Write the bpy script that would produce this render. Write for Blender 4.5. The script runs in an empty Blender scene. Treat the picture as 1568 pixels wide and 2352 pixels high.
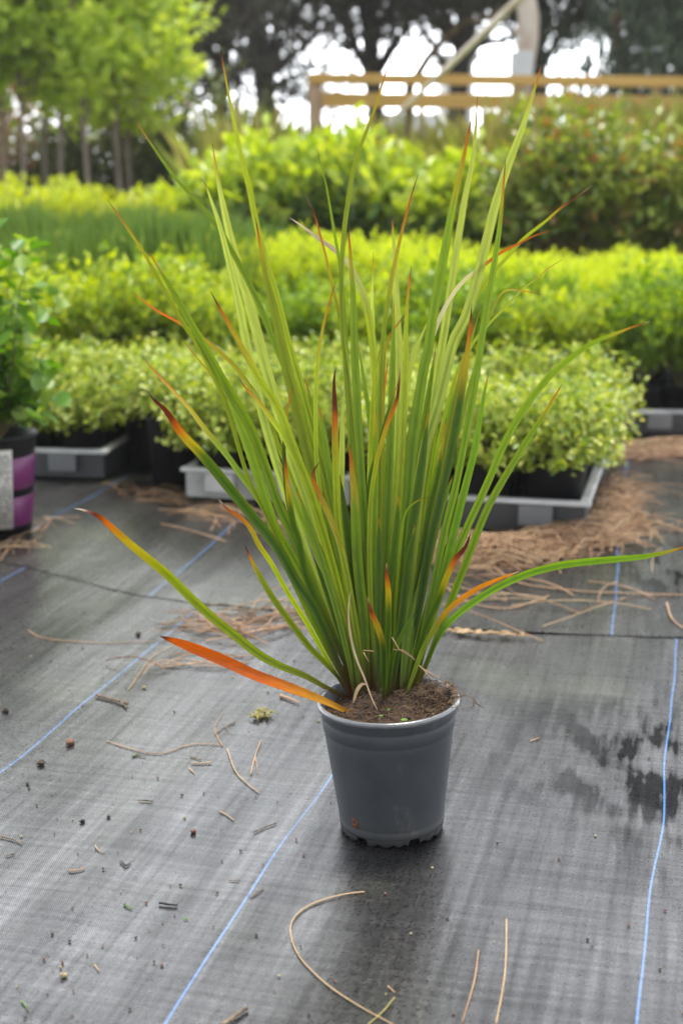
import bpy, math, random
import numpy as np
from mathutils import Vector, Matrix, noise

C = bpy.context.scene.collection
scene = bpy.context.scene
R = math.radians

# ------------------------------------------------------------------ camera
HC = 0.90
PITCH = 13.3
cam_d = bpy.data.cameras.new("camera")
cam = bpy.data.objects.new("camera", cam_d)
C.objects.link(cam)
cam.location = (0, 0, HC)
cam.rotation_euler = (R(90 - PITCH), 0, 0)
cam_d.sensor_fit = 'VERTICAL'
cam_d.sensor_height = 36
cam_d.sensor_width = 24
cam_d.lens = 50
cam_d.clip_start = 0.05
cam_d.clip_end = 400
cam_d.dof.use_dof = True
cam_d.dof.focus_distance = 1.98
cam_d.dof.aperture_fstop = 3.6
cam_d.dof.aperture_blades = 0
scene.camera = cam

# ------------------------------------------------------------------ light
SUN_EL, SUN_AZ = 76, -30          # azimuth from +Y towards -X : high, behind the plant, a little left
w = bpy.data.worlds.new("World")
scene.world = w
w.use_nodes = True
nt = w.node_tree
nt.nodes.clear()
sky = nt.nodes.new('ShaderNodeTexSky')
sky.sky_type = 'NISHITA'
sky.sun_disc = False
sky.sun_elevation = R(SUN_EL)
sky.sun_rotation = R(-SUN_AZ)
sky.dust_density = 2.0
tc = nt.nodes.new('ShaderNodeTexCoord')
mp = nt.nodes.new('ShaderNodeMapping')
mp.inputs['Scale'].default_value = (1, 1, 2.2)
nz = nt.nodes.new('ShaderNodeTexNoise')
nz.inputs['Scale'].default_value = 1.7
nz.inputs['Detail'].default_value = 7
cr = nt.nodes.new('ShaderNodeValToRGB')
cr.color_ramp.elements[0].position = .34
cr.color_ramp.elements[1].position = .56
mixs = nt.nodes.new('ShaderNodeMixRGB')
mixs.inputs[2].default_value = (11.5, 11.8, 12.4, 1)
bg = nt.nodes.new('ShaderNodeBackground')
bg.inputs[1].default_value = .13
wo = nt.nodes.new('ShaderNodeOutputWorld')
L = nt.links.new
L(tc.outputs['Generated'], mp.inputs[0]); L(mp.outputs[0], nz.inputs[0]); L(nz.outputs[0], cr.inputs[0])
L(cr.outputs[0], mixs.inputs[0]); L(sky.outputs[0], mixs.inputs[1]); sxyz = nt.nodes.new('ShaderNodeSeparateXYZ'); L(tc.outputs['Generated'], sxyz.inputs[0])
side = nt.nodes.new('ShaderNodeMapRange'); side.inputs[1].default_value = -.6; side.inputs[2].default_value = .95; side.inputs[3].default_value = .5; side.inputs[4].default_value = 1.5
L(sxyz.outputs[1], side.inputs[0])            # sky shaped for the light: brightened ahead, dimmed behind the viewer
mside = nt.nodes.new('ShaderNodeMixRGB'); mside.blend_type = 'MULTIPLY'; mside.inputs[0].default_value = 1
elev = nt.nodes.new('ShaderNodeMapRange'); elev.inputs[1].default_value = .30; elev.inputs[2].default_value = .60; elev.inputs[3].default_value = 1.6; elev.inputs[4].default_value = .42
L(sxyz.outputs[2], elev.inputs[0])            # glow added low down and dimmed overhead, so the near mat reflects darker
mm = nt.nodes.new('ShaderNodeMath'); mm.operation = 'MULTIPLY'; L(side.outputs[0], mm.inputs[0]); L(elev.outputs[0], mm.inputs[1])
L(mixs.outputs[0], mside.inputs[1]); L(mm.outputs[0], mside.inputs[2])
L(mside.outputs[0], bg.inputs[0]); L(bg.outputs[0], wo.inputs[0])

sd = bpy.data.lights.new("sun", 'SUN')
sd.energy = 3.2
sd.angle = R(12)
sd.color = (1, .95, .86)
so = bpy.data.objects.new("sun", sd)
C.objects.link(so)
sdir = Vector((-math.sin(R(SUN_AZ)) * math.cos(R(SUN_EL)), math.cos(R(SUN_AZ)) * math.cos(R(SUN_EL)), math.sin(R(SUN_EL))))
so.rotation_euler = sdir.to_track_quat('Z', 'Y').to_euler()
so.location = sdir * 20

scene.view_settings.view_transform = 'Standard'
scene.view_settings.look = 'None'
scene.view_settings.exposure = 1.05
scene.view_settings.gamma = 1
scene.render.engine = 'CYCLES'
scene.cycles.max_bounces = 8
scene.cycles.transmission_bounces = 6
scene.cycles.use_denoising = True
scene.cycles.caustics_reflective = False
scene.cycles.caustics_refractive = False
scene.cycles.sample_clamp_indirect = 6

# ------------------------------------------------------------------ projection helpers (photo at 1568 x 2352)
FP = 2352 * 50 / 36.0
_sp, _cp = math.sin(R(PITCH)), math.cos(R(PITCH))

def at(px, py, depth):
    dx, dy = (px - 784) / FP, -(py - 1176) / FP
    return Vector((dx * depth, depth * (_cp + dy * _sp), HC + depth * (-_sp + dy * _cp)))

def on(px, py, z=0.0):
    dy = -(py - 1176) / FP
    depth = (z - HC) / (-_sp + dy * _cp)
    return at(px, py, depth)

# ------------------------------------------------------------------ mesh helpers
def tag(o, label=None, cat=None, group=None, kind=None):
    if label: o['label'] = label
    if cat: o['category'] = cat
    if group: o['group'] = group
    if kind: o['kind'] = kind
    return o

def empty(name, loc=(0, 0, 0), rz=0, **k):
    o = bpy.data.objects.new(name, None)
    C.objects.link(o)
    o.location = loc
    o.rotation_euler = (0, 0, rz)
    o.empty_display_size = .05
    return tag(o, **k)

def copy_tree(o, parent=None):
    c = o.copy()
    C.objects.link(c)
    if parent: c.parent = parent
    for ch in list(o.children):
        copy_tree(ch, c)
    return c

class MB:
    def __init__(s):
        s.v, s.f, s.m = [], [], []
    def add(s, vs, fs, mi=0):
        b = len(s.v)
        s.v.extend([tuple(a) for a in vs])
        s.f.extend([tuple(i + b for i in f) for f in fs])
        s.m.extend([mi] * len(fs))
    def tube(s, pts, rad, sides=5, mi=0, cap=True):
        pts = [Vector(p) for p in pts]
        n = len(pts)
        if not hasattr(rad, '__len__'): rad = [rad] * n
        up = Vector((.13, .21, .97))
        vs = []
        for i, p in enumerate(pts):
            t = pts[min(i + 1, n - 1)] - pts[max(i - 1, 0)]
            if t.length < 1e-9: t = Vector((0, 0, 1))
            t.normalize()
            if abs(t.dot(up)) > .95: up = Vector((.9, .3, .1))
            a = t.cross(up).normalized()
            b = t.cross(a)
            for k in range(sides):
                an = 2 * math.pi * k / sides
                vs.append(p + (a * math.cos(an) + b * math.sin(an)) * rad[i])
        fs = []
        for i in range(n - 1):
            for k in range(sides):
                k2 = (k + 1) % sides
                fs.append((i * sides + k, i * sides + k2, (i + 1) * sides + k2, (i + 1) * sides + k))
        if cap:
            fs.append(tuple(range(sides - 1, -1, -1)))
            fs.append(tuple((n - 1) * sides + k for k in range(sides)))
        s.add(vs, fs, mi)
    def lathe(s, prof, seg=48, mi=0, c=(0, 0)):
        vs = []
        for r, z in prof:
            for k in range(seg):
                a = 2 * math.pi * k / seg
                vs.append((c[0] + r * math.cos(a), c[1] + r * math.sin(a), z))
        fs = []
        for i in range(len(prof) - 1):
            for k in range(seg):
                k2 = (k + 1) % seg
                fs.append((i * seg + k, i * seg + k2, (i + 1) * seg + k2, (i + 1) * seg + k))
        s.add(vs, fs, mi)
    def box(s, c, d, M=None, mi=0):
        x, y, z = d[0] / 2, d[1] / 2, d[2] / 2
        vs = [Vector((a * x, b * y, e * z)) for e in (-1, 1) for b in (-1, 1) for a in (-1, 1)]
        if M: vs = [M @ q for q in vs]
        vs = [q + Vector(c) for q in vs]
        s.add(vs, [(0, 2, 3, 1), (4, 5, 7, 6), (0, 1, 5, 4), (2, 6, 7, 3), (0, 4, 6, 2), (1, 3, 7, 5)], mi)
    def blob(s, c, r, seed=0, sq=(1, 1, 1), lum=.25, mi=0, n=7):
        vs, fs = [], []
        for i in range(n + 1):
            th = math.pi * i / n
            for k in range(n + 2):
                ph = 2 * math.pi * k / (n + 2)
                d = Vector((math.sin(th) * math.cos(ph), math.sin(th) * math.sin(ph), math.cos(th)))
                q = 1 + lum * noise.noise(d * 1.8 + Vector((seed * 3.1, seed, 0)))
                vs.append(Vector(c) + Vector((d.x * sq[0], d.y * sq[1], d.z * sq[2])) * r * q)
        m = n + 2
        for i in range(n):
            for k in range(m):
                fs.append((i * m + k, (i + 1) * m + k, (i + 1) * m + (k + 1) % m, i * m + (k + 1) % m))
        s.add(vs, fs, mi)
    def build(s, name, mats, parent=None, smooth=True, bevel=0):
        me = bpy.data.meshes.new(name)
        me.from_pydata(s.v, [], s.f)
        if not isinstance(mats, (list, tuple)): mats = [mats]
        for m in mats:
            if m: me.materials.append(m)
        if len(mats) > 1: me.polygons.foreach_set('material_index', s.m)
        if smooth: me.polygons.foreach_set('use_smooth', [True] * len(me.polygons))
        me.update()
        o = bpy.data.objects.new(name, me)
        C.objects.link(o)
        if parent: o.parent = parent
        if bevel:
            b = o.modifiers.new('bevel', 'BEVEL'); b.width = bevel; b.segments = 2; b.limit_method = 'ANGLE'
        return o

def np_mesh(name, V, F4, mat, parent=None, smooth=True):
    me = bpy.data.meshes.new(name)
    nv, nf = len(V), len(F4)
    me.vertices.add(nv)
    me.vertices.foreach_set('co', V.astype(np.float32).ravel())
    me.loops.add(nf * 4)
    me.loops.foreach_set('vertex_index', F4.astype(np.int32).ravel())
    me.polygons.add(nf)
    me.polygons.foreach_set('loop_start', np.arange(0, nf * 4, 4, dtype=np.int32))
    me.polygons.foreach_set('loop_total', np.full(nf, 4, dtype=np.int32))
    me.materials.append(mat)
    if smooth: me.polygons.foreach_set('use_smooth', [True] * nf)
    me.update(calc_edges=True)
    o = bpy.data.objects.new(name, me)
    C.objects.link(o)
    if parent: o.parent = parent
    return o

# ------------------------------------------------------------------ materials
def newmat(name):
    m = bpy.data.materials.new(name)
    m.use_nodes = True
    m.node_tree.nodes.clear()
    return m, m.node_tree.nodes, m.node_tree.links.new

def plain(name, col, rough=.5, col2=None, scale=20, bump=0, bscale=60, spec=.5, metal=0, stretch=(1, 1, 1)):
    m, N, K = newmat(name)
    out = N.new('ShaderNodeOutputMaterial'); p = N.new('ShaderNodeBsdfPrincipled')
    K(p.outputs[0], out.inputs[0])
    p.inputs['Roughness'].default_value = rough
    p.inputs['Specular IOR Level'].default_value = spec
    p.inputs['Metallic'].default_value = metal
    t = N.new('ShaderNodeTexCoord'); mp = N.new('ShaderNodeMapping'); mp.inputs['Scale'].default_value = stretch
    K(t.outputs['Object'], mp.inputs[0])
    nz = N.new('ShaderNodeTexNoise'); nz.inputs['Scale'].default_value = scale; nz.inputs['Detail'].default_value = 6
    K(mp.outputs[0], nz.inputs[0])
    r = N.new('ShaderNodeValToRGB')
    r.color_ramp.elements[0].position = .35; r.color_ramp.elements[1].position = .65
    r.color_ramp.elements[0].color = (*col, 1); r.color_ramp.elements[1].color = (*(col2 or col), 1)
    K(nz.outputs[0], r.inputs[0]); K(r.outputs[0], p.inputs['Base Color'])
    if bump:
        b = N.new('ShaderNodeBump'); b.inputs['Strength'].default_value = bump; b.inputs['Distance'].default_value = .003
        n2 = N.new('ShaderNodeTexNoise'); n2.inputs['Scale'].default_value = bscale; n2.inputs['Detail'].default_value = 5
        K(mp.outputs[0], n2.inputs[0]); K(n2.outputs[0], b.inputs['Height']); K(b.outputs[0], p.inputs['Normal'])
    return m

def leafmat(name, cols, rough=.42, trans=.4, spec=.4, edge=None):
    """cols: ramp over random per island"""
    m, N, K = newmat(name)
    out = N.new('ShaderNodeOutputMaterial'); p = N.new('ShaderNodeBsdfPrincipled'); tr = N.new('ShaderNodeBsdfTranslucent'); mx = N.new('ShaderNodeMixShader')
    g = N.new('ShaderNodeNewGeometry'); r = N.new('ShaderNodeValToRGB')
    while len(r.color_ramp.elements) < len(cols): r.color_ramp.elements.new(.5)
    for i, c in enumerate(cols):
        r.color_ramp.elements[i].position = i / max(1, len(cols) - 1)
        r.color_ramp.elements[i].color = (*c, 1)
    K(g.outputs['Random Per Island'], r.inputs[0])
    col = r.outputs[0]
    K(col, p.inputs['Base Color'])
    hs = N.new('ShaderNodeHueSaturation'); hs.inputs['Hue'].default_value = .485; hs.inputs['Saturation'].default_value = 1.1; hs.inputs['Value'].default_value = 1.35
    K(col, hs.inputs['Color']); K(hs.outputs[0], tr.inputs[0])
    p.inputs['Roughness'].default_value = rough
    p.inputs['Specular IOR Level'].default_value = spec
    mx.inputs[0].default_value = trans
    K(p.outputs[0], mx.inputs[1]); K(tr.outputs[0], mx.inputs[2]); K(mx.outputs[0], out.inputs[0])
    return m

M = {}
M['blackpot'] = plain('black_plastic', (.006, .006, .007), .55, (.014, .013, .013), 14, .15, 90, spec=.25)
M['black_tray'] = plain('dark_grey_plastic', (.03, .032, .035), .42, (.055, .055, .055), 9, .2, 60)
M['tray_lug'] = plain('lug_plastic', (.13, .135, .14), .45, (.2, .2, .2), 9, .2, 60)
M['rim_grey'] = plain('rim_grey_plastic', (.42, .425, .435), .42, (.6, .6, .6), 12, .15, 60)
M['white_tray'] = plain('white_plastic', (.46, .46, .45), .45, (.26, .25, .23), 9, .15, 60)
M['white_rim'] = plain('white_rim_plastic', (.62, .62, .61), .4, (.42, .41, .39), 9, .1, 60)
M['purple'] = plain('purple_plastic', (.16, .02, .11), .4, (.12, .015, .085), 8)
M['soil'] = plain('soil', (.006, .004, .002), .95, (.07, .034, .015), 150, 1, 300)
M['fibre'] = plain('root_fibre', (.05, .024, .011), .8, (.2, .13, .07), 60)
M['needle'] = plain('dry_needle', (.24, .13, .065), .6, (.40, .25, .14), 9)
M['needle_pale'] = plain('pale_dry_needle', (.30, .19, .09), .5, (.38, .26, .14), 20)
M['needle_dark'] = plain('old_needle', (.10, .05, .025), .7, (.2, .1, .05), 9)
M['twig'] = plain('twig_bark', (.07, .045, .03), .8, (.22, .16, .1), 120, .8, 300)
M['stone'] = plain('crumb', (.03, .02, .015), .9, (.08, .055, .04), 90, .8, 200)
M['reddish'] = plain('reddish_crumb', (.12, .055, .035), .9, (.18, .09, .06), 90, .8, 200)
M['palecrumb'] = plain('pale_crumb', (.35, .27, .15), .8, (.25, .2, .1), 90, .5, 200)
M['mossy'] = plain('moss_sprig', (.2, .19, .04), .8, (.3, .25, .08), 90)
M['greenbit'] = plain('green_scrap', (.06, .12, .02), .6, (.1, .2, .03), 90)
M['blackbit'] = plain('black_scrap', (.012, .014, .013), .4, (.03, .032, .03), 90)
M['stem'] = plain('green_stem', (.11, .07, .03), .7, (.09, .11, .03), 40)
M['redstem'] = plain('red_stem', (.17, .045, .03), .6, (.12, .06, .03), 40)
M['trunk'] = plain('sapling_bark', (.16, .12, .095), .8, (.25, .2, .17), 12, .6, 60, stretch=(1, 1, .2))
M['darktrunk'] = plain('dark_bark', (.03, .024, .02), .9, (.075, .06, .05), 10, .8, 30, stretch=(1, 1, .2))
M['brownlimb'] = plain('brown_limb_bark', (.12, .08, .045), .9, (.2, .14, .07), 10, .8, 30, stretch=(1, 1, .2))
M['paletrunk'] = plain('pale_bark', (.55, .49, .42), .8, (.36, .28, .21), 5, .5, 20, stretch=(1, 1, .5))
M['wood'] = plain('weathered_wood', (.42, .25, .06), .75, (.55, .34, .09), 4, .4, 30, stretch=(.3, 3, 3))
M['postwood'] = plain('post_wood', (.36, .24, .14), .8, (.5, .36, .25), 6, .4, 30, stretch=(3, 3, .3))
M['strap'] = plain('pale_strap', (.8, .72, .62), .7, (.5, .42, .34), 8)
M['wire'] = plain('galvanised_wire', (.16, .17, .18), .5, (.22, .22, .22), 8, metal=.6)
M['paleblock'] = plain('pale_cladding', (.62, .62, .6), .7, (.52, .52, .52), 3)
M['whitepaint'] = plain('white_box_paint', (.7, .72, .74), .5, (.6, .62, .65), 3)
M['label'] = plain('label_card', (.5, .48, .42), .6, (.52, .5, .44), 8)
M['ink'] = plain('label_ink', (.03, .03, .03), .6)
M['var'] = leafmat('variegated_leaf', [(.07, .13, .01), (.17, .27, .015), (.42, .48, .07), (.24, .36, .025), (.54, .57, .13), (.10, .18, .015)], .36, .34)
M['mid'] = leafmat('mid_green_leaf', [(.07, .16, .012), (.16, .28, .018), (.32, .45, .035), (.11, .22, .015)], .3, .38)
M['yelmid'] = leafmat('fresh_green_leaf', [(.12, .22, .015), (.32, .43, .03), (.48, .55, .05)], .35, .4)
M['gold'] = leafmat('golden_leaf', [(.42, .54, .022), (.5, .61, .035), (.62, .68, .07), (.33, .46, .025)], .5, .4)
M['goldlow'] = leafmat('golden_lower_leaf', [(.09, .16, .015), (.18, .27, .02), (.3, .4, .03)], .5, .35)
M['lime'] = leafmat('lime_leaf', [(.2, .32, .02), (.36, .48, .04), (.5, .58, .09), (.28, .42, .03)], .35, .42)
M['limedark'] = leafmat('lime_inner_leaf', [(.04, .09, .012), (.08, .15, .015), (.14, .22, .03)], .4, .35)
M['redbush'] = leafmat('glossy_dark_leaf', [(.07, .12, .018), (.14, .22, .025), (.32, .38, .06), (.17, .24, .03), (.34, .15, .05)], .28, .34)
M['rush'] = leafmat('rush_blade', [(.18, .32, .05), (.28, .43, .08), (.22, .37, .08)], .5, .35)
M['rushtip'] = leafmat('rush_flower', [(.5, .52, .12), (.4, .45, .08)], .6, .4)
M['strip'] = leafmat('yellow_green_leaf', [(.36, .44, .03), (.5, .55, .04), (.3, .42, .04)], .5, .4)
M['maple'] = leafmat('maple_leaf', [(.24, .38, .04), (.4, .54, .06), (.56, .66, .12), (.3, .43, .05)], .45, .5)
M['dark'] = leafmat('dark_needles', [(.03, .04, .025), (.06, .065, .042), (.10, .095, .065), (.07, .055, .042)], .55, .2)
M['darkgreen'] = leafmat('dark_shrub_leaf', [(.05, .08, .02), (.09, .13, .03), (.14, .18, .04)], .5, .3)
M['cypress'] = leafmat('cypress_spray', [(.05, .075, .045), (.075, .11, .06), (.10, .13, .08)], .6, .25)
M['copper'] = leafmat('copper_leaf', [(.2, .09, .04), (.2, .16, .05), (.12, .16, .04), (.28, .1, .06)], .5, .35)
M['hay'] = leafmat('straw_grass', [(.46, .52, .10), (.6, .54, .2), (.38, .5, .08)], .6, .4)
M['edge'] = leafmat('edge_shrub_leaf', [(.05, .15, .012), (.09, .22, .018), (.16, .3, .03), (.26, .36, .05)], .42, .42, .35)
M['seedling'] = leafmat('seedling_leaf', [(.12, .3, .03), (.2, .4, .05)], .4, .4)

def mat_flax():
    m, N, K = newmat('sword_leaf')
    out = N.new('ShaderNodeOutputMaterial'); p = N.new('ShaderNodeBsdfPrincipled'); tr = N.new('ShaderNodeBsdfTranslucent'); mx = N.new('ShaderNodeMixShader')
    a = N.new('ShaderNodeAttribute'); a.attribute_name = 'Col'
    uv = N.new('ShaderNodeUVMap'); mp = N.new('ShaderNodeMapping'); mp.inputs['Scale'].default_value = (24, 1.4, 1)
    nz = N.new('ShaderNodeTexNoise'); nz.inputs['Scale'].default_value = 1; nz.inputs['Detail'].default_value = 3
    K(uv.outputs[0], mp.inputs[0]); K(mp.outputs[0], nz.inputs[0])
    r = N.new('ShaderNodeMapRange'); r.inputs[1].default_value = .3; r.inputs[2].default_value = .7; r.inputs[3].default_value = .68; r.inputs[4].default_value = 1.28
    K(nz.outputs[0], r.inputs[0])
    mul = N.new('ShaderNodeMixRGB'); mul.blend_type = 'MULTIPLY'; mul.inputs[0].default_value = 1
    K(a.outputs['Color'], mul.inputs[1]); K(r.outputs[0], mul.inputs[2])
    K(mul.outputs[0], p.inputs['Base Color'])
    hs = N.new('ShaderNodeHueSaturation'); hs.inputs['Value'].default_value = 1.45; hs.inputs['Saturation'].default_value = 1.08; hs.inputs['Hue'].default_value = .49
    K(mul.outputs[0], hs.inputs['Color']); K(hs.outputs[0], tr.inputs[0])
    b = N.new('ShaderNodeBump'); b.inputs['Strength'].default_value = .35; b.inputs['Distance'].default_value = .0006
    K(nz.outputs[0], b.inputs['Height']); K(b.outputs[0], p.inputs['Normal'])
    p.inputs['Roughness'].default_value = .46
    p.inputs['Specular IOR Level'].default_value = .24
    mx.inputs[0].default_value = .34
    K(p.outputs[0], mx.inputs[1]); K(tr.outputs[0], mx.inputs[2]); K(mx.outputs[0], out.inputs[0])
    return m
M['flax'] = mat_flax()

def mat_fabric(name, ang, u0, spacing, stain=(0, 0, 0)):
    """woven polypropylene weed mat: warp direction 'ang' from +Y, blue marker threads every 'spacing'"""
    m, N, K = newmat(name)
    def mth(op, a, b=None, c=None):
        n = N.new('ShaderNodeMath'); n.operation = op
        for i, q in enumerate((a, b, c)):
            if q is None: continue
            if isinstance(q, (int, float)): n.inputs[i].default_value = q
            else: K(q, n.inputs[i])
        return n.outputs[0]
    def tex(scale, detail=3, stretch=(1, 1, 1), src=None, kind='ShaderNodeTexNoise'):
        mp = N.new('ShaderNodeMapping'); mp.inputs['Scale'].default_value = stretch; K(src, mp.inputs[0])
        n = N.new(kind); n.inputs['Scale'].default_value = scale
        if kind == 'ShaderNodeTexNoise': n.inputs['Detail'].default_value = detail
        K(mp.outputs[0], n.inputs[0]); return n.outputs[0]
    def rng(v, a, b, c, d):
        n = N.new('ShaderNodeMapRange')
        for i, q in enumerate((a, b, c, d)): n.inputs[i + 1].default_value = q
        K(v, n.inputs[0]); return n.outputs[0]
    def mixc(f, a, b, bt='MIX'):
        n = N.new('ShaderNodeMixRGB'); n.blend_type = bt
        for i, q in enumerate((f, a, b)):
            if isinstance(q, (int, float)): n.inputs[i].default_value = q
            elif isinstance(q, tuple): n.inputs[i].default_value = (*q, 1)
            else: K(q, n.inputs[i])
        return n.outputs[0]
    out = N.new('ShaderNodeOutputMaterial'); p = N.new('ShaderNodeBsdfPrincipled'); K(p.outputs[0], out.inputs[0])
    t = N.new('ShaderNodeTexCoord'); rot = N.new('ShaderNodeMapping'); rot.inputs['Rotation'].default_value = (0, 0, R(ang))
    K(t.outputs['Object'], rot.inputs[0])
    src = rot.outputs[0]
    sep = N.new('ShaderNodeSeparateXYZ'); K(src, sep.inputs[0])
    U, V = sep.outputs[0], sep.outputs[1]
    # warp tapes
    pw, pf = .0030, .0040
    cu = mth('MULTIPLY', U, math.pi * 2 / pw); cv = mth('MULTIPLY', V, math.pi * 2 / pf)
    su = mth('SINE', cu); sv = mth('SINE', cv)
    weave = mth('MULTIPLY', su, sv)
    # per tape tone
    fu = mth('FLOOR', mth('DIVIDE', U, pw)); fv = mth('FLOOR', mth('DIVIDE', V, pf))
    cvn = N.new('ShaderNodeCombineXYZ'); K(fu, cvn.inputs[0]); K(mth('MULTIPLY', V, 3.0), cvn.inputs[1])
    thr_u = N.new('ShaderNodeTexNoise'); thr_u.inputs['Scale'].default_value = .77; thr_u.inputs['Detail'].default_value = 1; K(cvn.outputs[0], thr_u.inputs[0])
    cvm = N.new('ShaderNodeCombineXYZ'); K(mth('MULTIPLY', U, 5.0), cvm.inputs[0]); K(fv, cvm.inputs[1])
    thr_v = N.new('ShaderNodeTexNoise'); thr_v.inputs['Scale'].default_value = .77; thr_v.inputs['Detail'].default_value = 1; K(cvm.outputs[0], thr_v.inputs[0])
    # individual glints per crossing
    cc = N.new('ShaderNodeCombineXYZ'); K(fu, cc.inputs[0]); K(fv, cc.inputs[1])
    wn = N.new('ShaderNodeTexWhiteNoise'); wn.noise_dimensions = '2D'; K(cc.outputs[0], wn.inputs['Vector'])
    big = tex(1.6, 4, (1.6, .5, 1), src)
    mid = tex(7, 5, (2.2, .35, 1), src)
    dust = mth('MULTIPLY', rng(big, .3, .7, .35, 1.0), rng(mid, .3, .7, .55, 1.15))
    # stain area: clean/wet darker blotches
    st = N.new('ShaderNodeVectorMath'); st.operation = 'DISTANCE'; K(t.outputs['Object'], st.inputs[0]); st.inputs[1].default_value = stain
    sn = tex(9, 5, (1.6, .7, 1), t.outputs['Object'])
    stk = tex(55, 2, (1.4, .12, 1), src)
    smask = mth('MULTIPLY', rng(st.outputs['Value'], .2, .5, 1, 0), rng(mth('ADD', sn, mth('MULTIPLY', mth('SUBTRACT', stk, .5), .5)), .455, .58, 0, 1))
    dust = mth('MULTIPLY', dust, mth('SUBTRACT', 1, mth('MULTIPLY', smask, .9)))
    tone0 = mth('MULTIPLY', rng(weave, -.6, .8, .25, 1.6), rng(wn.outputs[0], 0, 1, .75, 1.25))
    tone = mth('MULTIPLY', rng(thr_u.outputs[0], .3, .7, .7, 1.25), rng(thr_v.outputs[0], .3, .7, .75, 1.2))
    col = mixc(dust, (.004, .004, .005), (.025, .0235, .0235))
    tone = mth('MULTIPLY', tone, tone0)
    tg = N.new('ShaderNodeCombineXYZ')
    for i in range(3): K(tone, tg.inputs[i])
    col = mixc(1, col, tg.outputs[0], 'MULTIPLY')
    # faint green algae
    al = tex(2.3, 5, (1, 1, 1), t.outputs['Object'])
    col = mixc(rng(al, .56, .7, 0, .35), col, (.075, .085, .05))
    # blue marker thread
    wob = tex(1.1, 2, (0, 1, 0), src)
    uu = mth('ADD', U, rng(wob, .3, .7, -.012, .012))
    fr = mth('FRACT', mth('ADD', mth('DIVIDE', mth('SUBTRACT', uu, u0), spacing), .5))
    dd = mth('MULTIPLY', mth('ABSOLUTE', mth('SUBTRACT', fr, .5)), spacing)
    line = mth('LESS_THAN', dd, .0014)
    tape = mth('GREATER_THAN', mth('SINE', mth('MULTIPLY', V, math.pi * 2 / .0045)), -.55)
    line = mth('MULTIPLY', line, rng(tape, 0, 1, .55, 1))
    col = mixc(line, col, (.06, .16, .38))
    K(col, p.inputs['Base Color'])
    rough = rng(wn.outputs[0], 0, 1, .26, .34)
    K(rough, p.inputs['Roughness'])
    fine = tex(60, 2, (1.6, .05, 1), src)
    fine2 = tex(60, 2, (.06, 1.5, 1), src)
    sp = mth('MULTIPLY', rng(fine, .3, .7, .62, 1.35), rng(fine2, .3, .7, .7, 1.3))
    sp = mth('MULTIPLY', sp, rng(weave, -.6, .8, .2, 1.55))
    sp = mth('MULTIPLY', sp, rng(wn.outputs[0], 0, 1, .8, 1.2))
    sp = mth('MULTIPLY', sp, mth('MULTIPLY', rng(smask, 0, 1, 1, .04), rng(mid, .3, .7, .6, 1.3)))
    K(mth('MULTIPLY', sp, 1.02), p.inputs['Specular IOR Level'])
    p.inputs['IOR'].default_value = 1.6
    h = mth('ADD', mth('MULTIPLY', weave, .5), mth('MULTIPLY', wn.outputs[0], .2))
    b = N.new('ShaderNodeBump'); b.inputs['Strength'].default_value = .6; b.inputs['Distance'].default_value = .00015
    K(h, b.inputs['Height'])
    b2 = N.new('ShaderNodeBump'); b2.inputs['Strength'].default_value = .6; b2.inputs['Distance'].default_value = .0028
    K(tex(9, 4, (2.5, .5, 1), src), b2.inputs['Height']); K(b2.outputs[0], b.inputs['Normal'])
    K(b.outputs[0], p.inputs['Normal'])
    return m
M['mat_near'] = mat_fabric('near_woven_mat', 14.5, .0, .5, (.62, 2.05, 0))
M['mat_far'] = mat_fabric('far_woven_mat', 12, .0, .5, (.95, 3.2, 0))

# blue line phases : u = x cos a - y sin a
def uofs(x, y, a): return x * math.cos(R(a)) - y * math.sin(R(a))
def set_phase(mat, val):
    for n in mat.node_tree.nodes:
        if n.type == 'MATH' and n.operation == 'SUBTRACT' and n.label == '' and n.inputs[0].is_linked and not n.inputs[1].is_linked and abs(n.inputs[1].default_value) < 1e-6:
            n.inputs[1].default_value = val
            return True
set_phase(M['mat_near'], uofs(-.10, 1.73, 14.5))
set_phase(M['mat_far'], uofs(-.34, 3.38, 12))

# ------------------------------------------------------------------ ground
def seam(x):
    pts = [(-3, 4.4), (-.82, 3.29), (-.434, 3.0), (.19, 2.77), (.68, 2.71), (3, 2.6)]
    for (a, ya), (b, yb) in zip(pts, pts[1:]):
        if a <= x <= b: return ya + (yb - ya) * (x - a) / (b - a)
    return pts[0][1] if x < -3 else pts[-1][1]

def relief(x, y, a=14.5):
    u = x * math.cos(R(a)) - y * math.sin(R(a)); v = x * math.sin(R(a)) + y * math.cos(R(a))
    h = noise.noise(Vector((u * 2.2, v * 1.1, 0))) * .006
    h += noise.noise(Vector((u * 9, v * 1.6, 3))) * .003
    h += noise.noise(Vector((u * 26, v * 3, 7))) * .0006
    return h

def flat_near(x, y):
    d = math.hypot(x - .07, y - 1.87)
    k = min(1, max(0, (d - .07) / .12))
    return relief(x, y) * k * k * (3 - 2 * k)

def sheet(name, mat, x0, x1, nx, yf, ny, zf, label):
    vs, fs = [], []
    for j in range(ny + 1):
        for i in range(nx + 1):
            x = x0 + (x1 - x0) * i / nx
            a, b = yf(x)
            y = a + (b - a) * (j / ny)
            vs.append((x, y, zf(x, y, j / ny)))
    for j in range(ny):
        for i in range(nx):
            q = j * (nx + 1) + i
            fs.append((q, q + 1, q + nx + 2, q + nx + 1))
    m = MB(); m.add(vs, fs)
    o = m.build(name, mat)
    o['kind'] = 'structure'; o['label'] = label
    return o

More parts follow.
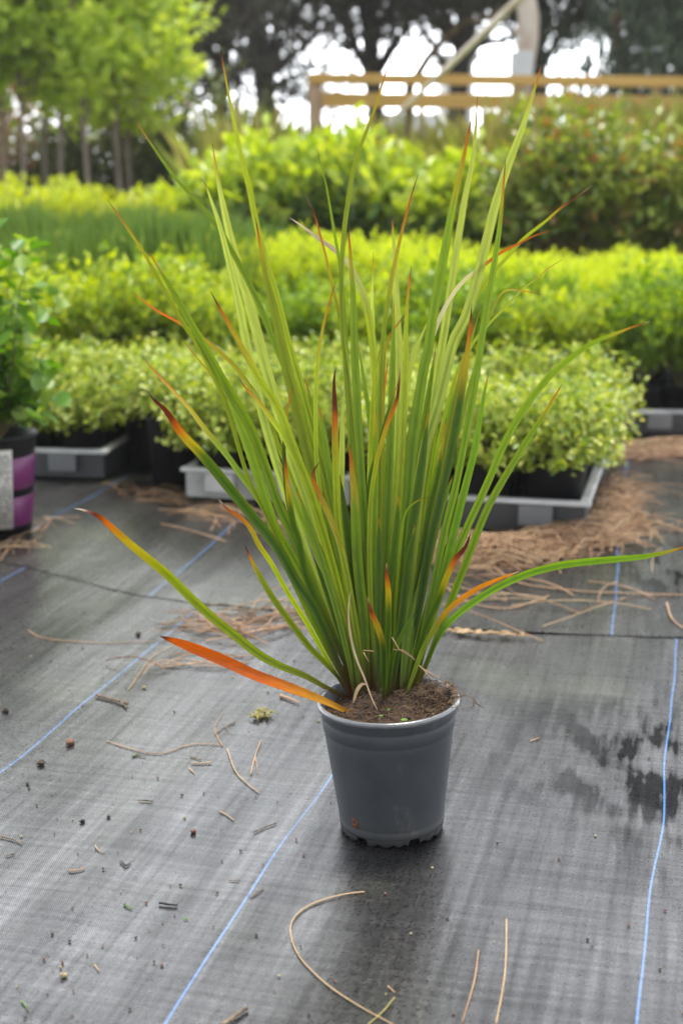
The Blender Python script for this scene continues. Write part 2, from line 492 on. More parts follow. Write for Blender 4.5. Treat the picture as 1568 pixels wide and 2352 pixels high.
sheet('ground_fabric', M['mat_near'], -1.7, 1.7, 240, lambda x: (.35, seam(x) + .18), 260, lambda x, y, t: flat_near(x, y), 'near sheet of woven weed mat under the grey pot')
def sst_(x):
    q = min(1, max(0, (x + .1) / .3)); return q * q * (3 - 2 * q)
def zfar(x, y, t):
    d = y - seam(x)
    e = .0008 + .004 * sst_(x) * math.exp(-d / .05) * max(0, .25 + 1.3 * noise.noise(Vector((x * 2.2, 0, 5.3))) + .5 * math.exp(-((x - .3) / .25) ** 2))
    return relief(x, y) + e + .001
sheet('ground_fabric', M['mat_far'], -3.2, 3.2, 200, lambda x: (seam(x), 9.3), 260, zfar, 'far sheet of woven weed mat under the trays')
gm = plain('earth_and_grass', (.09, .10, .035), .95, (.16, .13, .07), 1.2, .5, 20)
m = MB(); m.add([(-150, -20, -.03), (150, -20, -.03), (150, 260, -.03), (-150, 260, -.03)], [(0, 1, 2, 3)])
tag(m.build('ground', gm, smooth=False), 'open ground beyond the nursery beds', kind='structure')

# ------------------------------------------------------------------ foliage generators
def leaves_np(P, D, Nn, ln, wd, curl=.12):
    """P base (n,3), D direction, Nn normal, ln length (n), wd width (n)"""
    n = len(P)
    D = D / np.linalg.norm(D, axis=1, keepdims=True)
    S = np.cross(D, Nn); S /= (np.linalg.norm(S, axis=1, keepdims=True) + 1e-9)
    Nr = np.cross(S, D)
    l = ln[:, None]; w = wd[:, None]
    V = np.empty((n, 6, 3))
    V[:, 0] = P
    V[:, 1] = P + D * l * .33 + S * w * .5 + Nr * w * .18
    V[:, 2] = P + D * l * .72 + S * w * .4 + Nr * w * .12 - Nr * l * curl * .4
    V[:, 3] = P + D * l - Nr * l * curl
    V[:, 4] = P + D * l * .72 - S * w * .4 + Nr * w * .12 - Nr * l * curl * .4
    V[:, 5] = P + D * l * .33 - S * w * .5 + Nr * w * .18
    idx = (np.arange(n) * 6)[:, None]
    F = np.concatenate([idx + np.array([[0, 1, 2, 3]]), idx + np.array([[0, 3, 4, 5]])], 1).reshape(-1, 4)
    return V.reshape(-1, 3), F

def bush(rs, nsh, per, c, rad, ln, wd, inner=.45, flat=-.25, top=0.0, jag=.22, up=.35):
    """shoots from a base to an ellipsoid shell; leaves along the outer part of every shoot"""
    base = np.array([c[0], c[1], c[2] - rad[2] * .8])
    d = rs.normal(size=(nsh, 3)); d /= np.linalg.norm(d, axis=1, keepdims=True)
    d[:, 2] = np.where(d[:, 2] < flat, -d[:, 2] * .6, d[:, 2])
    d /= np.linalg.norm(d, axis=1, keepdims=True)
    k = 1 + rs.uniform(-jag, jag, nsh)
    E = np.array(c) + d * np.array(rad) * k[:, None]
    Ps, Ds, Ns = [], [], []
    for j in range(per):
        t = inner + (1 - inner) * (j + rs.uniform(0, 1, nsh)) / per
        sh = base + (E - base) * t[:, None]
        sh += rs.normal(size=(nsh, 3)) * ln * .35
        ax = (E - base); ax /= np.linalg.norm(ax, axis=1, keepdims=True)
        side = rs.normal(size=(nsh, 3)); side -= ax * np.sum(side * ax, 1, keepdims=True); side /= np.linalg.norm(side, axis=1, keepdims=True)
        D = side * .9 + ax * .5 + np.array([0, 0, up])
        Nn = ax * .7 + np.array([0, 0, .9]) + rs.normal(size=(nsh, 3)) * .4
        Ps.append(sh); Ds.append(D); Ns.append(Nn)
    P = np.concatenate(Ps); D = np.concatenate(Ds); Nn = np.concatenate(Ns)
    n = len(P)
    L_ = ln * rs.uniform(.65, 1.25, n); W_ = wd * rs.uniform(.75, 1.2, n)
    return leaves_np(P, D, Nn, L_, W_), base, E

def merge(parts):
    Vs, Fs, b = [], [], 0
    for V, F in parts:
        Vs.append(V); Fs.append(F + b); b += len(V)
    return np.concatenate(Vs), np.concatenate(Fs)

def twigs_mesh(name, base, E, rs, parent, mat, r=.0018, n=24, sides=4):
    m = MB()
    for i in range(min(n, len(E))):
        e = Vector(E[i]); b = Vector(base) + Vector((rs.uniform(-1, 1), rs.uniform(-1, 1), 0)) * r * 6
        mid = (b + e) / 2 + Vector((rs.uniform(-1, 1), rs.uniform(-1, 1), rs.uniform(0, 1))) * (e - b).length * .08
        m.tube([b, mid, b + (e - b) * .93], [r * 1.4, r, r * .5], sides, cap=False)
    return m.build(name, mat, parent)

def pot_mesh(name, h, r, parent, mat, rimmat=None):
    m = MB()
    r0 = r * .78
    m.lathe([(0.001, .004), (r0 - .004, .004), (r0, 0), (r0 + (r - r0) * .85, h * .86), (r * .985, h * .87), (r, h * .965), (r * 1.06, h * .97), (r * 1.075, h * .985),
             (r * 1.06, h), (r * 1.0, h), (r * .97, h * .98), (r * .93, h * .85), (r * .6, h * .86), (.001, h * .87)], 28)
    return m.build(name, mat, parent)

def potted(name, h, r, soil=True):
    e = empty(name)
    if h: pot_mesh('pot', h, r, e, M['blackpot'])
    return e

def scatter(protos, spots, labels, cat, group, rs, smin=.9, smax=1.12, sz=None):
    """copies each prototype; labels is a callable index->text; returns things"""
    out = []
    used = set()
    for i, s in enumerate(spots):
        k = int(rs.integers(0, len(protos)))
        if len(used) < len(protos) and i < len(protos): k = i
        if k not in used: o = protos[k]; used.add(k)
        else: o = copy_tree(protos[k])
        o.location = (s[0], s[1], s[2] if len(s) > 2 else .012)
        o.rotation_euler = (0, 0, rs.uniform(0, 6.28))
        q = rs.uniform(smin, smax)
        zz = s[3] if len(s) > 3 else 1
        o.scale = (q, q, q * zz)
        tag(o, labels(i, s), cat, group)
        out.append(o)
    for k, p in enumerate(protos):
        if k not in used:
            for ch in list(p.children_recursive): bpy.data.objects.remove(ch)
            bpy.data.objects.remove(p)
    return out

rs = np.random.default_rng(7)
random.seed(5)

# ------------------------------------------------------------------ row 1 : variegated mounds in black pots, in trays
def mk_var(k):
    r = np.random.default_rng(100 + k)
    e = potted('variegated_shrub', .15, .082)
    (V, F), b, E = bush(r, 190, 12, (0, 0, .20), (.158, .158, .105), .019, .0125, inner=.5, flat=-.6, jag=.25)
    np_mesh('foliage', V, F, M['var'], e)
    twigs_mesh('stems', (0, 0, .13), E, r, e, M['stem'], .0014, 26)
    return e
TR = -14
def tray(cx, cy, W_, L_, rot, mat, rim, label, h=.078, lugs=(.22, .78)):
    """cx,cy = near right corner; x to the left along the front, y away"""
    e = empty('plant_tray', (cx, cy, .012), R(rot), label=label, cat='tray')
    m = MB(); t = .006
    def wall(x0, y0, x1, y1):
        c = ((x0 + x1) / 2, (y0 + y1) / 2, h / 2); m.box(c, (abs(x1 - x0) + (t if x0 != x1 else t) - .0, abs(y1 - y0) + (t if y0 != y1 else t), h - .004))
    wall(-W_, 0, 0, 0); wall(-W_, L_, 0, L_)
    m.box((-W_, L_ / 2, h / 2), (t, L_ - t - .002, h - .004)); m.box((0, L_ / 2, h / 2), (t, L_ - t - .002, h - .004))
    m.box((-W_ / 2, L_ / 2, .006), (W_ - t - .002, L_ - t - .002, .006))
    m.build('tray_body', mat, e, smooth=False)
    m = MB()
    for y in (0, L_): m.box((-W_ / 2, y, h + .003), (W_ + .034, .026, .012))
    for x in (-W_, 0): m.box((x, L_ / 2, h + .003), (.026, L_ - .028, .0117))
    m.build('rim', rim, e, smooth=False, bevel=.003)
    for f in lugs:
        for y, s in ((-.015, 1), (L_ + .015, -1)):
            m = MB(); m.box((-W_ * f, y, h - .03), (.085, .022, .05)); m.build('lug', rim if mat is not M['black_tray'] else M['tray_lug'], e, smooth=False, bevel=.002)
    return e
def tray_spots(cx, cy, W_, L_, rot, nx, ny, z=.026):
    out = []
    for j in range(ny):
        for i in range(nx):
            x = -W_ * (i + .5) / nx; y = L_ * (j + .5) / ny
            a = R(rot)
            out.append((cx + x * math.cos(a) - y * math.sin(a), cy + x * math.sin(a) + y * math.cos(a), z, i, j))
    return out
TA = (.613, 3.5, .55, .98); TB = (.02, 3.83, .47, .98); TCc = (-.716, 4.2, .55, .62); TD = (1.55, 4.93, .56, .6)
tray(*TA, TR, M['black_tray'], M['rim_grey'], 'black plant tray with grey worn rim beside the heap of pine needles')
tray(*TB, TR, M['white_tray'], M['white_rim'], 'pale grey white plant tray behind the leaves of the sword leaved plant')
tray(*TCc, -8, M['black_tray'], M['rim_grey'], 'dark plant tray behind the purple banded pot')
tray(*TD, -2, M['black_tray'], M['rim_grey'], 'dark tray under the glossy green bushes, needles lying before its front')
depthw = ['front', 'second', 'third', 'fourth', 'rearmost']
acrossw = ['right end', 'middle', 'left end']
spots, labs = [], []
for T, ny, nm, rot in ((TA, 5, 'the grey rimmed tray', TR), (TB, 5, 'the white tray', TR), (TCc, 3, 'the tray behind the purple banded pot', -8)):
    for s in tray_spots(*T, rot, 3, ny):
        spots.append((s[0] + rs.uniform(-.01, .01), s[1] + rs.uniform(-.01, .01), s[2], rs.uniform(.88, 1.1)))
        labs.append('variegated mound, %s of the %s row in %s' % (acrossw[s[3]], depthw[s[4]], nm))
protos = [mk_var(k) for k in range(4)]
extra = [(-.60, 4.45), (-.60, 4.72), (-.78, 4.95), (-.3, 4.93), (.18, 4.55), (.2, 4.8), (-.56, 4.98), (-.08, 4.96)]
en = ['on the mat just behind the large plain black pot', 'second behind the large plain black pot', 'behind the far edge of the dark left tray', 'behind the white tray, off its right corner', 'in the gap between the white and the black tray',
      'further back in the gap between the two long trays', 'behind the left corner of the white tray', 'behind the middle of the white tray']
for q, n_ in zip(extra, en):
    spots.append((q[0], q[1], .012, 1.05)); labs.append('variegated mound in a black pot ' + n_)
scatter(protos, spots, lambda i, s: labs[i], 'potted shrub', 'variegated shrubs in black pots', rs, .95, 1.12)

# single large black pot between trays
e = empty('variegated_shrub', (-.50, 4.16, .012), 0, label='drooping variegated shrub in the large plain black pot standing between two trays', cat='potted shrub', group='variegated shrubs in black pots')
pot_mesh('pot', .2, .078, e, M['blackpot'])
r = np.random.default_rng(55)
(V, F), b, E = bush(r, 190, 11, (0, 0, .27), (.16, .15, .09), .019, .0125, inner=.45, flat=-.5)
np_mesh('foliage', V, F, M['var'], e); twigs_mesh('stems', (0, 0, .2), E, r, e, M['stem'], .0014, 26)

# ------------------------------------------------------------------ generic rows
def grid(x0, x1, y0, y1, nx, ny, j=.04, skew=0, z=1):
    o = []
    for b in range(ny):
        for a in range(nx):
            o.append((x0 + (x1 - x0) * (a + .5 * (b % 2)) / max(1, nx - .5) + rs.uniform(-j, j) , y0 + (y1 - y0) * b / max(1, ny - 1) + rs.uniform(-j, j) + skew * a, .012, rs.uniform(.92, 1.08) * z))
    return o
ordw = ['first', 'second', 'third', 'fourth', 'fifth', 'sixth', 'seventh', 'eighth', 'ninth', 'tenth', 'eleventh', 'twelfth', 'thirteenth', 'fourteenth']
roww = ['front', 'second', 'third', 'back']
def gl(desc, nx, where):
    return lambda i, s: '%s, %s from left in the %s row %s' % (desc, ordw[i % nx], roww[i // nx], where)

def mk_bush(name, seed, poth, potr, c, rad, ln, wd, nsh, per, mat, stem='stem', mat2=None, frac=.4, **kw):
    r = np.random.default_rng(seed)
    e = potted(name, poth, potr)
    (V, F), b, E = bush(r, nsh, per, c, rad, ln, wd, **kw)
    np_mesh('foliage', V, F, M[mat], e)
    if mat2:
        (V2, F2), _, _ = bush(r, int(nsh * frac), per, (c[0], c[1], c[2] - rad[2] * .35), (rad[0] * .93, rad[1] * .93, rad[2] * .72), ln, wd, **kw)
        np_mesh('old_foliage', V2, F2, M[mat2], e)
    twigs_mesh('stems', (0, 0, poth * .85), E, r, e, M[stem], .0022, 22)
    return e

# row 2 : mid green glossy bushes
P2 = [mk_bush('gardenia_bush', 200 + k, .15, .085, (0, 0, .31), (.14, .14, .17), .034, .017, 95, 13, 'mid' if k % 2 else 'yelmid', inner=.4, up=.8, jag=.25) for k in range(4)]
g2 = grid(-.35, 1.35, 5.15, 5.75, 9, 3)
scatter(P2, g2, gl('leafy green bush', 9, 'behind the variegated mounds'), 'bush', 'green bushes in the second bed', rs, .92, 1.12)
P2b = [mk_bush('box_bush', 230 + k, .13, .08, (0, 0, .30), (.12, .12, .2), .03, .016, 100, 13, 'mid', inner=.3, up=.9, jag=.25) for k in range(2)]
s2b = [(1.08, 5.1), (1.26, 5.08), (1.44, 5.06), (1.12, 5.33), (1.3, 5.32), (1.48, 5.3)]
scatter(P2b, [(a, b, .026, 1.05) for a, b in s2b], lambda i, s: 'glossy upright bush, %s of the %s row in the tray behind the needles' % (['left end', 'middle', 'right end'][i % 3], ['front', 'back'][i // 3]), 'bush', 'glossy bushes in the right tray', rs, .95, 1.08)
P2c = [mk_bush('fresh_green_bush', 240 + k, .15, .085, (0, 0, .36), (.15, .15, .15), .03, .016, 90, 12, 'yelmid', inner=.45, up=.7, jag=.3) for k in range(2)]
scatter(P2c, grid(-1.35, -.45, 5.15, 5.5, 6, 2), gl('yellow green bush', 6, 'before the rushes'), 'bush', 'yellow green bushes before the rushes', rs, .92, 1.15)

# row 3 : golden shrubs
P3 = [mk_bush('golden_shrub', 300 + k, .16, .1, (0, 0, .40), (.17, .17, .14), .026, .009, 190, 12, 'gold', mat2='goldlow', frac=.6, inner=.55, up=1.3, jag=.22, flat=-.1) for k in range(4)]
g3 = grid(-.62, 1.95, 6.0, 6.6, 11, 3, .03)
g3 = [(x, y + (-.12 if x < .45 else .03), z, q * (1.06 if x < .6 else .95)) for x, y, z, q in g3]
scatter(P3, g3, gl('golden yellow shrub', 11, 'of the golden bed'), 'shrub', 'golden shrubs in a long bed', rs, .95, 1.12)

# rushes
def blades(r, n, rad, h, w, lean=.25, z0=0.0, spread=.7):
    P = np.zeros((n, 3)); a = r.uniform(0, 6.28, n); q = rad * np.sqrt(r.uniform(0, 1, n)) * spread
    P[:, 0] = q * np.cos(a); P[:, 1] = q * np.sin(a); P[:, 2] = z0
    D = np.stack([np.cos(a) * q / rad * lean + r.normal(size=n) * lean * .5, np.sin(a) * q / rad * lean + r.normal(size=n) * lean * .5, np.ones(n)], 1)
    Nn = np.stack([r.normal(size=n), r.normal(size=n), np.zeros(n)], 1)
    return P, D, Nn
def mk_rush(k):
    r = np.random.default_rng(400 + k)
    e = potted('rush_clump', .15, .085)
    P, D, Nn = blades(r, 520, .085, .7, .004, .2, .14)
    n = len(P)
    V, F = leaves_np(P, D, Nn, r.uniform(.34, .58, n), r.uniform(.0035, .006, n), curl=.08)
    np_mesh('blades', V, F, M['rush'], e)
    D = D / np.linalg.norm(D, axis=1, keepdims=True)
    i = r.integers(0, n, 70)
    Q = P[i] + D[i] * r.uniform(.25, .45, 70)[:, None]
    V, F = leaves_np(Q, D[i] + r.normal(size=(70, 3)) * .3, Nn[i], r.uniform(.02, .04, 70), np.full(70, .011))
    np_mesh('flowers', V, F, M['rushtip'], e)['kind'] = 'stuff'
    return e
P4 = [mk_rush(k) for k in range(3)]
scatter(P4, grid(-1.75, -.35, 5.85, 6.95, 9, 4), gl('fine green rush clump', 9, 'of the rush bed'), 'rush', 'rush clumps in the left bed', rs, .92, 1.1)

# yellow green low hedge, far left
P5 = [mk_bush('yellow_green_shrub', 450 + k, .2, .12, (0, 0, .56), (.21, .2, .22), .04, .02, 150, 12, 'strip', inner=.4, up=.8, jag=.2) for k in range(2)]
scatter(P5, grid(-2.35, -.85, 7.55, 8.2, 7, 2), gl('yellow green shrub', 7, 'below the saplings'), 'shrub', 'yellow green shrubs below the saplings', rs, .95, 1.08)

# row 4 : lime big leaf shrubs
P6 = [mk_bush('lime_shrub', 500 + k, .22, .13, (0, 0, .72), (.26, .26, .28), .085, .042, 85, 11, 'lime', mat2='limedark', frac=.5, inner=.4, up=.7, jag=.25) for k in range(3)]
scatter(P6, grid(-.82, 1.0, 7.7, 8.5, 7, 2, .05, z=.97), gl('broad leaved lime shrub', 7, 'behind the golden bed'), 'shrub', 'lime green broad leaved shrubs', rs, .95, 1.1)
# right dark glossy shrubs with red stems
P7 = [mk_bush('red_stemmed_shrub', 540 + k, .22, .13, (0, 0, .70), (.25, .24, .35), .062, .030, 130, 12, 'redbush', stem='redstem', inner=.25, up=.4, jag=.3) for k in range(3)]
scatter(P7, grid(.95, 2.35, 7.25, 7.95, 6, 2, .05), gl('dark red stemmed shrub', 6, 'behind the golden bed'), 'shrub', 'red stemmed shrubs at the back', rs, .95, 1.12)

# straw grasses near the fence
def mk_hay(k):
    r = np.random.default_rng(600 + k)
    e = potted('grass_clump', .2, .1)
    P, D, Nn = blades(r, 420, .12, .7, .004, .42, .18)
    n = len(P)
    V, F = leaves_np(P, D, Nn, r.uniform(.5, 1.0, n), r.uniform(.007, .012, n), curl=.25)
    np_mesh('blades', V, F, M['hay'], e)
    return e
P8 = [mk_hay(k) for k in range(2)]
hs = grid(-.55, .9, 8.95, 9.3, 7, 1) + grid(1.0, 2.7, 8.7, 9.2, 7, 2, z=1.05)
scatter(P8, hs, lambda i, s: ('straw grass clump, %s from left before the fence corner post' % ordw[i]) if i < 7 else ('straw grass clump, %s from left in the %s row before the right fence bay' % (ordw[(i - 7) % 7], roww[(i - 7) // 7])), 'grass clump', 'straw coloured grasses along the fence', rs, .95, 1.15)

# ------------------------------------------------------------------ left edge potted shrub with purple bands
e = empty('banded_pot_shrub', (-.875, 3.56, .012), 0, label='leafy green shrub in a black pot with purple bands and a white label', cat='potted shrub')
pot_mesh('pot', .255, .098, e, M['blackpot'])
def band(z0, z1):
    h, r = .255, .098; r0 = r * .78
    f = lambda z: r0 + (r - r0) * .85 * z / (h * .86) + .0015
    m = MB(); m.lathe([(f(z0) - .001, z0), (f(z0), z0 + .001), (f(z1), z1 - .001), (f(z1) - .001, z1)], 32); return m.build('purple_band', M['purple'], e)
band(.022, .098); band(.118, .20)
lab = empty('x'); bpy.data.objects.remove(lab)
a0 = R(-72)
m = MB(); pts = []
for i in range(7):
    a = a0 + R(-16 + 32 * i / 6)
    for z in (.02, .225):
        rr = .0775 + .0195 * z / .22 + .004
        pts.append((rr * math.cos(a), rr * math.sin(a), z))
m.add(pts, [(2 * i, 2 * i + 2, 2 * i + 3, 2 * i + 1) for i in range(6)])
lo = m.build('label_tag', M['label'], e)
sol = lo.modifiers.new('s', 'SOLIDIFY'); sol.thickness = .001
m = MB()
for k in range(22):
    z = .035 + k * .0082
    for q in range(9):
        if random.random() < .25: continue
        a = a0 + R(-14 + q * 3.1); a2 = a + R(random.uniform(1.2, 2.7)); rr = .0775 + .0195 * z / .22 + .0051
        m.add([(rr * math.cos(a), rr * math.sin(a), z), (rr * math.cos(a2), rr * math.sin(a2), z), (rr * math.cos(a2), rr * math.sin(a2), z + .004), (rr * math.cos(a), rr * math.sin(a), z + .004)], [(0, 1, 2, 3)])
m.build('printed_text', M['ink'], lo)
r = np.random.default_rng(77)
(V, F), b, E = bush(r, 90, 11, (-.02, 0, .5), (.17, .16, .27), .058, .038, inner=.12, up=.15, jag=.3, flat=-.7)
np_mesh('foliage', V, F, M['edge'], e); twigs_mesh('stems', (0, 0, .24), E, r, e, M['stem'], .002, 40)

# ------------------------------------------------------------------ saplings, left back
def clumped_crown(r, n, c, rad, ncl, clr, ln, wd, up=.2):
    """leaves gathered in clumps through the crown volume"""
    d = r.normal(size=(ncl, 3)); d /= np.linalg.norm(d, axis=1, keepdims=True)
    cen = np.array(c) + d * np.array(rad) * (r.uniform(.35, 1, ncl) ** .6)[:, None]
    i = r.integers(0, ncl, n)
    P = cen[i] + r.normal(size=(n, 3)) * clr * np.array([1, 1, .6])
    D = r.normal(size=(n, 3)) + np.array([0, 0, up]); Nn = np.array([0, 0, 1.]) + r.normal(size=(n, 3)) * .6
    V, F = leaves_np(P, D, Nn, ln * r.uniform(.6, 1.3, n), wd * r.uniform(.7, 1.2, n))
    return V, F, cen
def mk_sapling(k):
    r = np.random.default_rng(700 + k)
    e = empty('sapling')
    H = 3.1
    V, F, cen = clumped_crown(r, 1900, (0, 0, 2.2), (.5, .5, .85), 46, .085, .085, .06, up=-.1)
    np_mesh('crown', V, F, M['maple'], e)
    m = MB()
    m.tube([(0, 0, 0), (.01, .0, .7), (-.02, .01, 1.4), (.01, 0, 2.1), (0, 0, 2.9)], [.02, .017, .015, .012, .005], 8)
    for i in range(18):
        z = r.uniform(1.35, 2.5); m.tube([(0, 0, z), tuple((np.array([0, 0, z]) + cen[i]) / 2 + np.array([0, 0, .05])), tuple(cen[i])], [.009, .006, .002], 5)
    m.build('trunk', M['trunk'], e)
    return e
P9 = [mk_sapling(k) for k in range(3)]
sp = [(-2.5, 9.2), (-2.2, 9.6), (-2.02, 9.3), (-1.82, 9.5), (-1.6, 9.25), (-2.45, 10.2), (-2.1, 10.4), (-1.75, 10.1), (-1.5, 9.9), (-2.8, 9.9), (-1.52, 10.5)]
sn = ['slim maple sapling at the near left end of the sapling row', 'slim sapling second from the left in the near row', 'sapling with its bare trunk above the yellow green shrubs, middle of the near row', 'slim sapling second from the right in the near row',
      'sapling at the right end of the near row, crown against the sky gaps', 'sapling at the left of the far row', 'sapling in the middle of the far row', 'sapling right of the middle in the far row', 'sapling whose crown reaches furthest right over the lime shrubs',
      'sapling at the left edge of the picture', 'small bright sapling standing behind the others at the right']
scatter(P9, [(a, b, 0, q) for (a, b), q in zip(sp, [1, 1.05, 1, .98, .92, 1.1, 1.1, 1, .85, 1.05, .82])], lambda i, s: sn[i], 'sapling', 'maple saplings at the left', rs, .92, 1.06)

# dark and copper shrubs behind the saplings
P10 = []
for k, mt in enumerate(('copper', 'darkgreen', 'darkgreen')):
    P10.append(mk_bush('background_shrub', 760 + k, .25, .15, (0, 0, .95), (.45, .4, .7), .07, .035, 170, 12, mt, inner=.25, up=.2, jag=.3))
bs = [(-2.65, 11.0), (-2.2, 11.2), (-1.75, 11.0), (-1.25, 11.3), (-.8, 11.9), (-3.1, 11.4), (-2.4, 12.0), (-1.6, 12.1)]
bn = ['copper leaved shrub behind the saplings, furthest left in view', 'dark green shrub behind the second sapling', 'dark green shrub behind the middle saplings', 'shrub in the gap right of the saplings', 'shrub left of the fence corner post',
      'shrub beyond the left edge of the sapling row', 'tall shrub in the rear rank, left of the light gap', 'tall shrub in the rear rank, right of the light gap']
scatter(P10, [(a, b, 0, 1) for a, b in bs], lambda i, s: bn[i], 'shrub', 'dark shrubs behind the saplings', rs, .85, 1.15)

# ------------------------------------------------------------------ fence
FY = 10.0
fe = empty('rail_fence', (0, FY, 0), 0, label='weathered wooden post and rail fence behind the shrub beds', cat='fence')
fx = lambda px: (px - 784) * (FY * _cp) / FP
for px, wpx in ((724, 32), (967, 12), (1182, 18), (1500, 12), (1800, 18)):
    m = MB(); x = fx(px); ww = wpx * FY * _cp / FP
    m.box((x, .06, .78), (ww, .1, 1.56 if px == 724 else 1.52)); m.build('post', M['postwood'], fe, smooth=False, bevel=.004)
zt = lambda py: HC + FY * math.tan(math.atan((1176 - py) / FP) - R(PITCH))
for (ya, yb, xa) in ((169, 193, 704), (213, 247, 736)):
    m = MB(); z0, z1 = zt(yb), zt(ya); x0, x1 = fx(xa), 5.0
    m.box(((x0 + x1) / 2, -.018 + (0 if ya > 200 else -.0), (z0 + z1) / 2), (x1 - x0, .045, z1 - z0))
    mo = m.build('rail', M['wood'], fe, smooth=False, bevel=.003); mo.rotation_euler = (0, R(.55), 0)
m = MB()
for i in range(26):
    x = fx(740) + i * .14
    m.tube([(x, .02, 0), (x + .0, .02, 1.27)], .0016, 4, cap=False)
for i in range(9):
    m.tube([(fx(740), .024, .1 + i * .14), (fx(740) + 3.5, .024, .1 + i * .14)], .0016, 4, cap=False)
m.build('wire_mesh', M['wire'], fe)

# pale trunk with a white box, strap, buildings
e = empty('pale_trunk_tree', (0, 0, 0), 0, label='pale barked tree trunk rising behind the wooden fence', cat='tree')
TY = 11.5
tp = lambda px, py, Y=TY: at(px, py, Y * 1.0)
q = [tp(1190, 420), tp(1192, 250), tp(1200, 170), tp(1212, 90), tp(1213, 40), tp(1205, -10), tp(1195, -80), tp(1190, -260)]
m = MB(); m.tube([Vector((q[0].x, q[0].y, 0))] + q, [.10, .095, .085, .08, .085, .085, .08, .07, .05], 12); tro = m.build('trunk', M['paletrunk'], e)
m = MB(); m.tube([q[3], q[3] + Vector((-.06, 0, .03)), q[3] + Vector((-.11, 0, .09))], [.05, .035, .03], 7); m.build('branch_stub', M['paletrunk'], tro)
r = np.random.default_rng(9)
V, F, cen = clumped_crown(r, 5000, (q[-1].x, q[-1].y + .3, q[-1].z + .9), (1.5, 1.2, .8), 90, .16, .10, .05)
np_mesh('crown', V, F, M['dark'], e)
m = MB(); c = tp(1189, 155); m.box((c.x, c.y - .2, c.z), (.17, .12, .21)); bo = m.build('utility_box', M['whitepaint'], None, smooth=False, bevel=.006)
m = MB()
for k in range(5): m.box((c.x - .06 + k * .03, c.y - .262, c.z), (.008, .006, .17))
m.build('box_rib', M['whitepaint'], bo, smooth=False)
m = MB(); m.tube([(c.x - .02, c.y - .2, c.z - .105), (c.x - .02, c.y - .2, 0)], .03, 8); m.build('mounting_post', M['postwood'], bo)
tag(bo, 'small white ribbed box on a post beside the pale trunk', 'utility box')
m = MB(); a = at(1215, -25, 7.4); b = at(850, 318, 8.6)
m.tube([a + (a - b) * .6, a, (a + b) / 2 + Vector((0, 0, -.01)), b, Vector((b.x - .25, b.y + .12, 0.02))], [.022, .022, .017, .012, .01], 6)
tag(m.build('guy_strap', M['strap']), 'pale slanting strap stretched down from upper right to the beds', 'strap')

def block(px0, px1, py0, Y, name, label, mat):
    x0, x1 = (px0 - 784) * Y / FP, (px1 - 784) * Y / FP
    z1 = HC + Y * math.tan(math.atan((1176 - py0) / FP) - R(PITCH))
    e = empty(name, ((x0 + x1) / 2, Y, 0), 0, label=label, cat='building')
    m = MB(); m.box((0, 1, z1 / 2), (x1 - x0, 2, z1)); m.build('wall', mat, e, smooth=False)
    m = MB(); m.box((0, 1, z1 + .05), (x1 - x0 + .25, 2.3, .1)); m.build('roof', M['whitepaint'], e, smooth=False)
    m = MB(); m.box((0, -.02, z1 * .68), ((x1 - x0) * .5, .03, z1 * .2)); m.build('window', M['wire'], e, smooth=False)
    return e
block(1010, 1075, 135, 30, 'distant_shed', 'narrow pale shed seen far beyond the fence', M['paleblock'])
block(880, 1010, 268, 42, 'distant_glasshouse', 'low pale glasshouse far beyond the fence', M['whitepaint'])

# ------------------------------------------------------------------ dark backdrop trees
def mk_dark(k, low):
    r = np.random.default_rng(800 + k)
    e = empty('dark_tree')
    if low: V, F, cen = clumped_crown(r, 15000, (0, 0, 3.0), (1.5, 1.3, 1.75), 330, .12, .075, .03, up=-.4)
    else: V, F, cen = clumped_crown(r, 24000, (0, 0, 3.75), (1.8, 1.4, 1.6), 300, .13, .075, .03, up=-.4)
    np_mesh('crown', V, F, M['dark'], e)
    m = MB()
    m.tube([(0, 0, 0), (.05, 0, 1.2), (-.05, .03, 2.4), (.05, 0, 3.6), (0, 0, 5.0)], [.12, .10, .09, .07, .03], 9)
    for i in range(34):
        z = r.uniform(1.7, 4.0)
        c = cen[i]; mid = (np.array([0, 0, z]) + c) / 2 + np.array([r.uniform(-.2, .2), 0, r.uniform(-.1, .25)])
        m.tube([(0, 0, z), tuple(mid), tuple(c)], [.045, .025, .01], 5)
    m.build('trunk', M['darktrunk'], e)
    return e
PL = [mk_dark(k, True) for k in range(2)]
PH = [mk_dark(k + 5, False) for k in range(3)]
low = [(-3.6, 15.5, 1.0), (-2.3, 15.8, 1.0), (-.75, 14.6, .93)]
ln_ = ['dark needled tree behind the saplings at the far left', 'dark tree rising just right of the sapling crowns', 'dark tree whose trunk stands left of the fence corner post']
hi = [(.35, 16.0, .98), (1.15, 14.6, .98), (2.2, 16.4, 1.02), (3.6, 15.6, .98), (4.8, 15.8, 1.0), (-1.5, 18.5, 1.05)]
hn = ['dark tree above the fence corner post', 'dark tree above the middle of the fence', 'dark tree behind the pale trunk', 'dark tree behind the right fence bay', 'dark tree at the right edge of the view', 'taller dark tree further back, left of the fence corner']
scatter(PL, [(a, b, 0, q) for a, b, q in low], lambda i, s: ln_[i], 'tree', 'dark needled trees beyond the fence', rs, .97, 1.03)
scatter(PH, [(a, b, 0, q) for a, b, q in hi], lambda i, s: hn[i], 'tree', 'dark needled trees beyond the fence', rs, .97, 1.03)
